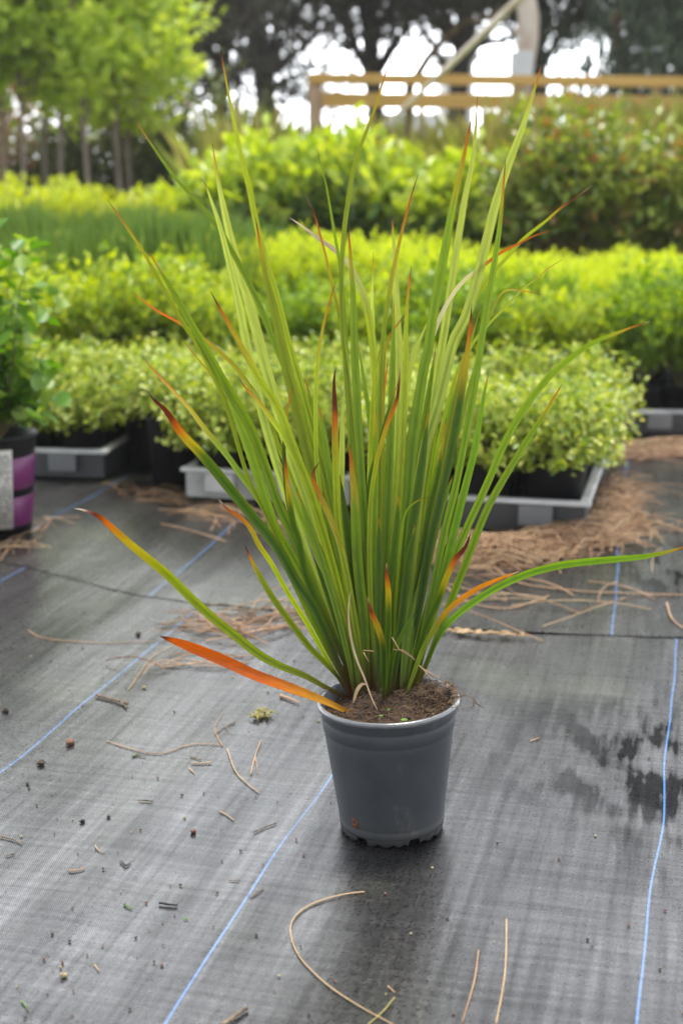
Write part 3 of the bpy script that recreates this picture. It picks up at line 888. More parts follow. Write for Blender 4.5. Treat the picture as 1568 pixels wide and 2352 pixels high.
# hanging cypress, upper right, and the curved limb
def mk_cyp():
    r = np.random.default_rng(880)
    e = empty('cypress_tree', (3.05, 13.2, 0), 0, label='grey green cypress with hanging sprays at the upper right', cat='tree')
    n = 16000
    P = np.stack([r.normal(size=n) * .48, r.normal(size=n) * .5, r.uniform(1.15, 5, n)], 1)
    P[:, 0] *= np.clip(.55 + .35 * np.sin(P[:, 2] * 2.5) ** 2 + .25, 0, 1.1)
    D = np.stack([r.normal(size=n) * .4, r.normal(size=n) * .4, -np.ones(n)], 1)
    V, F = leaves_np(P, D, r.normal(size=(n, 3)), r.uniform(.08, .2, n), r.uniform(.02, .04, n))
    np_mesh('crown', V, F, M['cypress'], e)
    m = MB(); m.tube([(0, 0, 0), (0, 0, 2.5), (0, 0, 5)], [.14, .1, .03], 8); m.build('trunk', M['darktrunk'], e)
mk_cyp()
e = empty('crooked_tree', (0, 0, 0), 0, label='crooked brown trunk bending right, beside the cypress', cat='tree')
q = [at(1490, 330, 12.6), at(1478, 280, 12.6), at(1455, 215, 12.6), at(1432, 140, 12.6), at(1414, 90, 12.6), at(1412, 50, 12.6), at(1430, 10, 12.6), at(1462, -50, 12.6), at(1500, -150, 12.6)]
m = MB(); m.tube([Vector((q[0].x + .05, q[0].y, 0))] + q, [.09, .08, .07, .065, .055, .05, .045, .045, .04, .03], 8); m.build('trunk', M['brownlimb'], e)
r = np.random.default_rng(91)
V, F, cen = clumped_crown(r, 5000, (q[-1].x, q[-1].y + .2, q[-1].z + .7), (1.2, 1.0, .6), 80, .15, .09, .035)
np_mesh('crown', V, F, M['dark'], e)
e = empty('mossy_limb_tree', (0, 0, 0), 0, label='slim tree with a long mossy limb arching over the fence', cat='tree')
q = [at(1115, 200, 13), at(1120, 120, 13), at(1135, 90, 13), at(1165, 70, 13), at(1210, 62, 13), at(1262, 40, 13), at(1300, 5, 13), at(1340, -60, 13)]
q = [at(985, 130, 13.4), at(1025, 85, 13.3), at(1062, 52, 13.2), at(1120, 40, 13.1), at(1150, 20, 13), at(1190, 5, 13)]
m = MB(); b0 = at(940, 200, 13.5); m.tube([Vector((b0.x, b0.y, 0)), b0] + q, [.06, .055, .04, .036, .034, .03, .025, .02], 8)
m.build('trunk', M['brownlimb'], e)
V, F, cen = clumped_crown(r, 4000, (q[-1].x, q[-1].y + .2, q[-1].z + .5), (1.0, .9, .4), 60, .15, .09, .035)
np_mesh('crown', V, F, M['dark'], e)

# ------------------------------------------------------------------ pine needle litter (countless)
def ground_z(x, y):
    return relief(x, y) + .004 if y > seam(x) else flat_near(x, y) + .001
m = MB()
def strand(mb, x, y, z, L_, a, curv, rad, sides=3, lift=.0):
    pts = []; n = 7
    px_, py_ = x, y
    for i in range(n):
        t = i / (n - 1)
        pts.append((px_, py_, max(z, ground_z(px_, py_)) + rad + lift * math.sin(t * math.pi)))
        a2 = a + curv * (t - .3)
        px_ += math.cos(a2) * L_ / n; py_ += math.sin(a2) * L_ / n
    mb.tube(pts, rad, sides, random.choice((0, 0, 1, 2)), cap=False)
def heap(n, pts, wid, zmax, L0=.12, L1=.26, al=None, da=.6):
    P = [on(a, b, .02) for a, b in pts]
    for _ in range(n):
        k = random.randrange(len(P) - 1); t = random.random()
        p = P[k].lerp(P[k + 1], t); d = P[k + 1] - P[k]
        off = random.gauss(0, 1) * wid
        nn = Vector((-d.y, d.x, 0)).normalized()
        a = math.atan2(d.y, d.x) + random.gauss(0, da) + (math.pi if random.random() < .5 else 0)
        z = random.uniform(0, 1) * zmax * math.exp(-(off / wid) ** 2 * .5)
        LL = random.uniform(L0, L1)
        strand(m, p.x + nn.x * off - math.cos(a) * LL / 2, p.y + nn.y * off - math.sin(a) * LL / 2, z, LL, a, random.gauss(0, .8), random.uniform(.0010, .0016), 3, random.uniform(0, .02))
heap(820, [(1010, 1250), (1090, 1262), (1180, 1262), (1290, 1235), (1380, 1215)], .065, .045)
heap(420, [(1360, 1220), (1395, 1160), (1410, 1100)], .045, .035, da=.5)
heap(60, [(1380, 1200), (1480, 1180)], .07, .02, da=1.2)
heap(480, [(1400, 1030), (1500, 1025), (1640, 1020)], .06, .03, .15, .35, da=.25)
heap(46, [(440, 1165), (560, 1170), (700, 1215)], .05, .01, da=.4)
heap(42, [(440, 1405), (560, 1420), (690, 1395)], .045, .012, da=.4)
heap(120, [(820, 1250), (1010, 1270)], .05, .03)
heap(34, [(240, 1105), (330, 1125), (420, 1150)], .03, .012, .08, .2)
heap(14, [(1050, 1340), (1200, 1370), (1500, 1330)], .07, .004, .2, .4, da=.5)
heap(8, [(300, 1490), (560, 1500)], .06, .002, .1, .2, da=.5)
heap(26, [(0, 1255), (60, 1240), (110, 1180)], .02, .01, .1, .2)
tag(m.build('pine_needles', [M['needle'], M['needle_pale'], M['needle_dark']]), 'brown dry pine needles heaped along the trays', 'pine needles', kind='stuff')
m = MB()
for _ in range(300):
    px, py = random.uniform(0, 1568), random.uniform(1480, 2350)
    if px > 740 and random.random() < .6: continue
    p = on(px, py); s = random.choice((.0008, .001, .0014, .002))
    m.blob((p.x, p.y, ground_z(p.x, p.y) + s * .5), s, _, (1, 1, .7), .5, random.choice((0, 0, 1, 2)), 4)
tag(m.build('crumbs', [M['stone'], M['reddish'], M['palecrumb']]), 'tiny dark soil crumbs scattered over the weed mat', 'crumbs', kind='stuff')

# ------------------------------------------------------------------ individual litter
def piece(name, pts, wpx, mat, label, cat, fork=None, taper=.5, lift=0, group=None):
    P = []
    for i, (a, b) in enumerate(pts):
        p = on(a, b); P.append(Vector((p.x, p.y, ground_z(p.x, p.y))))
    d = P[0].y * _cp + HC * _sp
    r = wpx * d / FP / 2 * .8
    # smooth
    Q = [P[0]]
    for i in range(len(P) - 1):
        p0, p1, p2, p3 = P[max(i - 1, 0)], P[i], P[i + 1], P[min(i + 2, len(P) - 1)]
        for k in range(1, 7):
            t = k / 6
            Q.append(.5 * ((2 * p1) + (p2 - p0) * t + (2 * p0 - 5 * p1 + 4 * p2 - p3) * t * t + (3 * p1 - p0 - 3 * p2 + p3) * t ** 3))
    n = len(Q)
    for i in range(n):
        Q[i].z = ground_z(Q[i].x, Q[i].y) + r + lift * math.sin(math.pi * i / (n - 1)) + abs(noise.noise(Q[i] * 30)) * r * .6
    rad = [r * (1 - taper * (i / (n - 1)) ** 2) * (1 + .25 * noise.noise(Q[i] * 120)) for i in range(n)]
    m = MB(); m.tube(Q, rad, 6)
    if fork:
        k = int(n * fork[0]); e = on(*fork[1]); m.tube([Q[k], Vector((e.x, e.y, ground_z(e.x, e.y) + r * .8))], [rad[k] * .8, rad[k] * .4], 5)
    return tag(m.build(name, M[mat]), label, cat, group)
LT = 'litter on the weed mat'
N_, NP = 'needle', 'needle_pale'
for a in [
 ('twig', [(222, 1596), (258, 1607), (294, 1619)], 9, 'twig', 'thick broken dark twig lying on the mat near the left blue line', 'twig', (.75, (292, 1629)), .2),
 ('twig', [(506, 2358), (540, 2335), (568, 2316)], 12, 'twig', 'stout broken brown twig at the bottom edge of the mat', 'twig', None, .1),
 ('twig', [(0, 1925), (25, 1931), (50, 1941)], 4.5, 'twig', 'straight dark twig at the left edge of the mat', 'twig', None, .3),
 ('twig', [(582, 1914), (608, 1903), (635, 1894)], 4, 'twig', 'short dark twig left of the pot base', 'twig', None, .3),
 ('twig', [(574, 2061), (592, 2050), (606, 2039)], 4, 'twig', 'small dark twig lying across the blue thread', 'twig', None, .3),
 ('twig', [(13, 1970), (35, 1966)], 3.6, 'twig', 'tiny dark twig below the straight one at the left edge', 'twig', None, .3),
 ('twig', [(158, 2007), (178, 2007), (195, 2002)], 5, 'needle', 'flat brown bark sliver on the lower left mat', 'twig', None, .3),
 ('twig', [(318, 1845), (335, 1846), (352, 1848)], 5, 'twig', 'dark splinter with frayed end in the middle of the left mat', 'twig', None, .3),
 ('twig', [(440, 1759), (462, 1760), (486, 1758)], 4, 'needle_pale', 'short pale twig lying level right of the small needles', 'twig', None, .1),
 ('twig', [(437, 1741), (462, 1751)], 3.5, 'twig', 'tiny twig just above the short pale level one', 'twig', None, .2),
 ('twig', [(505, 1866), (522, 1874), (538, 1886)], 4, NP, 'short straight tan twig above the dark twig by the pot', 'twig', None, .3),
 ('twig', [(525, 2023), (551, 2023)], 3.2, 'twig', 'tiny level twig near the blue thread', 'twig', None, .3),
 ('twig', [(643, 1605), (660, 1610), (688, 1620)], 8, 'needle', 'reddish bark scrap left of the pot rim', 'bark', (.3, (646, 1600)), .5),
 ('twig', [(600, 1705), (586, 1742), (576, 1782)], 3.6, N_, 'forked dry twig left of the grey pot', 'twig', (.5, (593, 1780)), .3),
 ('twig', [(540, 1664), (518, 1672), (493, 1691)], 3.4, 'twig', 'small twig crossing a curved needle left of the pot', 'twig', (.5, (527, 1690)), .3),
 ('twig', [(1216, 1706), (1228, 1702), (1240, 1697)], 4, N_, 'small brown twig alone on the mat right of the pot', 'twig', None, .6),
 ('twig', [(220, 1948), (226, 1960), (240, 1965)], 3.6, NP, 'small bent tan twig on the lower left mat', 'twig', None, .3),
 ('twig', [(50, 2300), (60, 2312), (65, 2322)], 4.5, 'greenbit', 'greenish twig end at the bottom left of the mat', 'twig', None, .3),
 ('twig', [(217, 2216), (222, 2222), (228, 2230)], 4, NP, 'tiny tan stick near the bottom of the mat', 'twig', None, .3),
 ('leaf_scrap', [(366, 2076), (388, 2079), (408, 2080)], 8, 'blackbit', 'dark green shrivelled leaf scrap on the lower mat', 'leaf scrap', None, .3),
 ('leaf_scrap', [(277, 1985), (290, 1995), (302, 1986)], 6, 'blackbit', 'black curled leaf scrap with raised ends on the lower left mat', 'leaf scrap', (.5, (285, 1998)), .5),
 ('leaf_scrap', [(288, 2081), (305, 2088)], 4.5, 'greenbit', 'small pale green leaf scrap left of the dark shrivelled one', 'leaf scrap', None, .3),
 ('leaf_scrap', [(305, 1741), (316, 1734)], 5, 'greenbit', 'green leaf scrap beside a short twig on the left mat', 'leaf scrap', None, .3),
 ('leaf_scrap', [(423, 2111), (432, 2109)], 4, 'seedling', 'bright green leaf speck near the lower blue thread', 'leaf scrap', None, .3),
 ('pine_needle', [(837, 2049), (780, 2056), (715, 2075), (676, 2105), (668, 2145), (690, 2200), (750, 2262), (825, 2315), (915, 2368)], 5, NP, 'long looping tan pine needle in front of the pot', 'pine needle', None, .3),
 ('pine_needle', [(905, 2297), (878, 2330), (840, 2362)], 4.5, 'mossy', 'greenish needle crossing the looping one at the bottom edge', 'pine needle', None, .2),
 ('pine_needle', [(890, 2270), (906, 2285)], 4, N_, 'short brown needle stub near the crossing at the bottom', 'pine needle', None, .2),
 ('pine_needle', [(1098, 2187), (1088, 2260), (1060, 2356)], 5, N_, 'gently bent brown pine needle right of the pot reflection', 'pine needle', None, .2),
 ('pine_needle', [(1162, 2115), (1161, 2200), (1155, 2270), (1138, 2358)], 5.5, NP, 'longest straight tan pine needle at the lower right', 'pine needle', None, .2),
 ('pine_needle', [(295, 1583), (325, 1540), (352, 1506), (420, 1472)], 3, NP, 'hooked pale needle behind the orange leaf tip', 'pine needle', None, .4),
 ('pine_needle', [(66, 1450), (110, 1468), (220, 1476), (400, 1468)], 3, N_, 'very long faint needle across the far left mat', 'pine needle', None, .4),
 ('pine_needle', [(245, 1702), (300, 1722), (368, 1733), (440, 1712), (512, 1717)], 3, N_, 'long wavy needle on the left mat', 'pine needle', None, .3),
 ('pine_needle', [(512, 1720), (494, 1680), (505, 1650), (514, 1635)], 2.6, N_, 'thin curved needle meeting the end of the long wavy one', 'pine needle', None, .3),
 ('pine_needle', [(522, 1727), (540, 1775), (565, 1800), (595, 1822)], 4, NP, 'curved tan needle halfway between wavy needle and pot', 'pine needle', None, .3),
 ('pine_needle', [(435, 1770), (447, 1783)], 3.6, NP, 'short tan needle below the level pale twig', 'pine needle', None, .3),
 ('pine_needle', [(305, 1736), (337, 1741)], 3.4, 'twig', 'short dark needle below the wavy needle', 'pine needle', None, .3),
 ('pine_needle', [(1085, 1250), (1160, 1330), (1300, 1362), (1568, 1372)], 5, N_, 'long stray needle sweeping from the heap to the right edge', 'pine needle', None, .3),
 ('pine_needle', [(1000, 1330), (1060, 1385), (1160, 1402), (1260, 1375)], 4.5, N_, 'bowed stray needle in front of the heap', 'pine needle', None, .3),
 ('pine_needle', [(1530, 1390), (1545, 1430), (1600, 1470)], 5, N_, 'bent needle near the right edge of the mat', 'pine needle', None, .3),
 ('pine_needle', [(520, 1248), (430, 1222), (370, 1210)], 4, N_, 'long needle on the mat in front of the white tray', 'pine needle', None, .3),
]:
    n_, pts, wp, mt, lb, ct, fk, tp_ = a
    piece(n_, pts, wp, mt, lb, ct, fk, tp_, group=LT)
for (a, b, s, mt, lb) in [(14, 1633, 7, 'stone', 'dark crumb of bark at the left edge above the blue thread'), (95, 1755, 8, 'stone', 'round dark pellet on the left mat'), (162, 1708, 9, 'reddish', 'reddish brown clod on the left mat'),
                          (64, 1801, 4, 'stone', 'tiny dark pellet below the round one'), (445, 1915, 6, 'reddish', 'small rusty pebble in the middle of the lower mat'), (190, 1892, 5, 'blackbit', 'small black pellet on the lower left mat'),
                          (250, 1881, 4, 'blackbit', 'smallest black pellet right of a similar one'), (147, 2243, 7, 'palecrumb', 'pale cream pebble near the bottom left'), (331, 1580, 4, 'palecrumb', 'pale crumb beside the hooked needle'), (318, 1456, 6, 'stone', 'dark clod beside the far blue thread'), (322, 1697, 1, 'stone', 'tiny speck on the mat')][:10]:
    p = on(a, b); r_ = s * (p.y * _cp + HC * _sp) / FP
    m = MB(); m.blob((p.x, p.y, ground_z(p.x, p.y) + r_ * .6), r_, a, (1.1, 1, .8), .6, n=9)
    tag(m.build('pebble', M[mt]), lb, 'pebble', LT)
# moss sprig
m = MB(); c0 = on(600, 1650)
for k in range(26):
    t = random.random() * 6.28; l = random.uniform(.008, .026)
    s0 = Vector((c0.x + random.uniform(-.012, .012), c0.y + random.uniform(-.015, .02), ground_z(c0.x, c0.y) + .002))
    m.tube([s0, s0 + Vector((math.cos(t) * l * .5, math.sin(t) * l * .5, .006)), s0 + Vector((math.cos(t) * l, math.sin(t) * l, .002))], [.0016, .0013, .0006], 4)
tag(m.build('moss_sprig', M['mossy']), 'yellowish moss sprig on the mat left of the pot', 'moss', LT)
# bark strip at the seam
m = MB()
for k in range(60):
    x = 1000 + random.random() * 210; p = on(x, 1452 + (x - 1000) * .05 + random.uniform(-4, 4)); s = random.uniform(.0015, .0045)
    m.blob((p.x, p.y - .006, .006 + s * .4), s, k, (2.0, .8, .6), .6, 0, 5)
m.tube([on(1000, 1448) + Vector((0, -.012, .006)), on(1100, 1455) + Vector((0, -.012, .006)), on(1212, 1464) + Vector((0, -.012, .006))], [.0016, .0016, .001], 4)
tag(m.build('bark_strip', M['needle_pale']), 'knobbly strip of bark lying in the overlap of the mats', 'bark')

# ------------------------------------------------------------------ THE POTTED PLANT
PX, PY = .072, 1.868
plant = empty('sword_leaved_plant', (PX, PY, 0), 0, label='tall clump of green sword shaped leaves with orange tips in a grey plastic pot', cat='potted plant')
def mat_pot():
    m, N, K = newmat('grey_pot_plastic')
    out = N.new('ShaderNodeOutputMaterial'); p = N.new('ShaderNodeBsdfPrincipled'); K(p.outputs[0], out.inputs[0])
    t = N.new('ShaderNodeTexCoord')
    nz = N.new('ShaderNodeTexNoise'); nz.inputs['Scale'].default_value = 26; nz.inputs['Detail'].default_value = 8; K(t.outputs['Object'], nz.inputs[0])
    r = N.new('ShaderNodeValToRGB'); r.color_ramp.elements[0].position = .3; r.color_ramp.elements[0].color = (.036, .042, .048, 1); r.color_ramp.elements[1].position = .75; r.color_ramp.elements[1].color = (.05, .056, .062, 1)
    K(nz.outputs[0], r.inputs[0])
    # dirt specks
    v = N.new('ShaderNodeTexNoise'); v.inputs['Scale'].default_value = 130; v.inputs['Detail'].default_value = 2; K(t.outputs['Object'], v.inputs[0])
    rr = N.new('ShaderNodeMapRange'); rr.inputs[1].default_value = .73; rr.inputs[2].default_value = .77; K(v.outputs[0], rr.inputs[0])
    mx = N.new('ShaderNodeMixRGB'); mx.inputs[2].default_value = (.035, .025, .018, 1); K(rr.outputs[0], mx.inputs[0]); K(r.outputs[0], mx.inputs[1])
    mpp = N.new('ShaderNodeMapping'); mpp.inputs['Scale'].default_value = (1, 1, .35); K(t.outputs['Object'], mpp.inputs[0])
    sc = N.new('ShaderNodeTexNoise'); sc.inputs['Scale'].default_value = 38; sc.inputs['Detail'].default_value = 9; sc.inputs['Roughness'].default_value = .7; K(mpp.outputs[0], sc.inputs[0])
    sr = N.new('ShaderNodeMapRange'); sr.inputs[1].default_value = .6; sr.inputs[2].default_value = .72; sr.inputs[4].default_value = .45; K(sc.outputs[0], sr.inputs[0])
    sx = N.new('ShaderNodeSeparateXYZ'); K(t.outputs['Object'], sx.inputs[0])
    lo = N.new('ShaderNodeMapRange'); lo.inputs[1].default_value = .055; lo.inputs[2].default_value = .005; lo.inputs[4].default_value = .5; K(sx.outputs[2], lo.inputs[0])
    ml = N.new('ShaderNodeMath'); ml.operation = 'MULTIPLY'; K(lo.outputs[0], ml.inputs[0]); K(sc.outputs[0], ml.inputs[1])
    m2 = N.new('ShaderNodeMixRGB'); m2.inputs[2].default_value = (.17, .17, .16, 1); K(sr.outputs[0], m2.inputs[0]); K(mx.outputs[0], m2.inputs[1])
    m3 = N.new('ShaderNodeMixRGB'); m3.inputs[2].default_value = (.10, .085, .065, 1); K(ml.outputs[0], m3.inputs[0]); K(m2.outputs[0], m3.inputs[1])
    K(m3.outputs[0], p.inputs['Base Color'])
    p.inputs['Roughness'].default_value = .42; p.inputs['Specular IOR Level'].default_value = .5
    ro = N.new('ShaderNodeMapRange'); ro.inputs[3].default_value = .36; ro.inputs[4].default_value = .6; K(nz.outputs[0], ro.inputs[0]); K(ro.outputs[0], p.inputs['Roughness'])
    b = N.new('ShaderNodeBump'); b.inputs['Strength'].default_value = .12; b.inputs['Distance'].default_value = .002; K(v.outputs[0], b.inputs['Height']); K(b.outputs[0], p.inputs['Normal'])
    return m
M['greypot'] = mat_pot()
HP, RT, RB = .192, .0905, .0735
m = MB(); SEG = 160
prof = [(RB * .9, .012), (RB - .001, .0105), (RB, .0125), (RB + .0012, .020), (RB + .0006, .0222), (RB + .0012, .0245)]
nst = 14
for i in range(1, nst + 1):
    t = i / nst; prof.append((RB + .0012 + (RT - RB - .0012) * t, .0245 + (.150 - .0245) * t))
prof += [(RT - .0002, .1515), (RT + .0012, .1535), (RT + .0025, .170), (RT + .0019, .1715), (RT + .0030, .1735), (RT + .0042, .184)]
m.lathe(prof, SEG); body_m = m; rim_m = MB()
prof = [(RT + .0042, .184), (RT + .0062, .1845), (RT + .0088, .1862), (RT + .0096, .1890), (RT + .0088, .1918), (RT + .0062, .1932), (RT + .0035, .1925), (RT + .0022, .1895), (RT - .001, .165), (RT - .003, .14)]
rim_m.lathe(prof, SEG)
# scalloped foot ring with drainage gaps
vs, fs = [], []
for k in range(SEG):
    a = 2 * math.pi * k / SEG
    s = .5 + .5 * math.sin(a * 26 + 1.2 * math.sin(a * 5))
    zlow = .0012 + .0035 * s ** 2
    if (math.degrees(a) % 60) > 47: zlow = .0095
    rr = RB - .003
    for (r_, z) in ((RB + .0003, .0115), (rr + .0015, zlow), (rr - .0015, zlow), (RB - .006, .0112)):
        vs.append((r_ * math.cos(a), r_ * math.sin(a), z))
for k in range(SEG):
    k2 = (k + 1) % SEG
    for j in range(3): fs.append((k * 4 + j, k2 * 4 + j, k2 * 4 + j + 1, k * 4 + j + 1))
m.add(vs, fs)
pot = m.build('pot', M['greypot'], plant)
TILT = Matrix.Rotation(R(-2.2), 4, 'Y')
pot.matrix_local = TILT
rim_m.build('rim', plain('pot_rim_painted_sheen', (.10, .105, .115), .26, (.15, .155, .165), 30, .08, 120, spec=.8), pot)  # same plastic as the body; reflected sky painted in as a paler colour
# rust stain and moss smudge on the pot
m = MB()
for k in range(9):
    a = R(-133 + random.uniform(-3.5, 3.5)); z = random.uniform(.022, .040); rr = RB + .0012 + (RT - RB) * (z - .0245) / .1255
    m.blob((rr * math.cos(a), rr * math.sin(a), z), random.uniform(.0016, .0032), k, (1, 1, 1.2), .7, 0, 6)
m.build('dirt_smear', plain('rust_dirt', (.16, .055, .02), .9, (.09, .04, .02), 200), pot)
# soil
m = MB(); vs, fs = [], []; NR, NA = 22, 72
def soil_z(x, y):
    d = math.hypot(x, y) / .09
    h = .176 - .006 * d ** 3 + noise.noise(Vector((x * 60, y * 60, 1))) * .0035 + noise.noise(Vector((x * 170, y * 170, 2))) * .002
    h += .021 * math.exp(-((x - .066) ** 2 + (y - .022) ** 2) / .0011)
    h += .012 * math.exp(-((x + .005) ** 2 + (y - .02) ** 2) / .002)
    return h
for i in range(NR + 1):
    for k in range(NA):
        a = 2 * math.pi * k / NA; rr = (RT + .0015) * i / NR + .0001
        x, y = rr * math.cos(a), rr * math.sin(a); vs.append((x, y, soil_z(x, y)))
for i in range(NR):
    for k in range(NA):
        k2 = (k + 1) % NA; fs.append((i * NA + k, (i + 1) * NA + k, (i + 1) * NA + k2, i * NA + k2))
m.add(vs, fs)
for k in range(130):
    a = random.uniform(0, 6.28); rr = .086 * math.sqrt(random.random()); x, y = rr * math.cos(a), rr * math.sin(a)
    m.blob((x, y, soil_z(x, y)), random.uniform(.0015, .0042), k, (random.uniform(.6, 1.6), 1, .6), .7, 0, 4)
so_ = m.build('soil', M['soil'], plant); so_.matrix_local = TILT
m = MB()
for k in range(900):
    a = random.uniform(0, 6.28); rr = .09 * math.sqrt(random.random())
    if random.random() < .5: a = random.gauss(.3, .5); rr = random.uniform(.04, .098)
    x, y = rr * math.cos(a), rr * math.sin(a); z = soil_z(min(x, .088), y) + random.uniform(0, .003)
    if rr > .09: z = max(z, .193)
    b = random.uniform(0, 6.28); l = random.uniform(.004, .014); up_ = random.uniform(-.1, .5)
    d = Vector((math.cos(b), math.sin(b), up_)) * l
    p = Vector((x, y, z)); mid = p + d * .5 + Vector((random.uniform(-1, 1), random.uniform(-1, 1), random.uniform(0, 1))) * l * .3
    m.tube([p, mid, p + d], [.0006, .0005, .0003], 3, cap=False)
for k in range(26):   # roots hanging over the right rim
    a = random.gauss(.15, .35); p = Vector((.088 * math.cos(a), .088 * math.sin(a), .196)); l = random.uniform(.006, .018)
    o_ = Vector((math.cos(a), math.sin(a), 0))
    m.tube([p, p + o_ * l * .6 + Vector((0, 0, .003)), p + o_ * l + Vector((random.uniform(-.004, .004), 0, -random.uniform(0, .012)))], [.0009, .0006, .0003], 4, cap=False)
p = Vector((.095, -.01, .193))
m.tube([p, p + Vector((.012, 0, .004)), p + Vector((.022, -.003, .000)), p + Vector((.027, -.006, -.008)), p + Vector((.037, -.01, -.013))], [.0009, .0007, .0007, .0009, .0004], 4)
m.tube([p + Vector((.022, -.003, 0)), p + Vector((.023, -.006, -.01)), p + Vector((.018, -.008, -.015))], [.0007, .0011, .0004], 4)
ro_ = m.build('root_fibres', M['fibre'], plant); ro_.matrix_local = TILT; ro_['kind'] = 'stuff'
for (a, b) in ((928, 1655), (893, 1630), (875, 1645)):
    c = on(a, b, .183); m = MB(); sc = .0055 if a == 928 else .0035
    V, F = leaves_np(np.array([[c.x - PX, c.y - PY, c.z]] * 5), np.array([[math.cos(q), math.sin(q), .35] for q in (0.3, 1.6, 2.8, 4.1, 5.3)]), np.array([[0, 0, 1.]] * 5), np.full(5, sc), np.full(5, sc * .8))
    np_mesh('seedling', V, F, M['seedling'], plant)

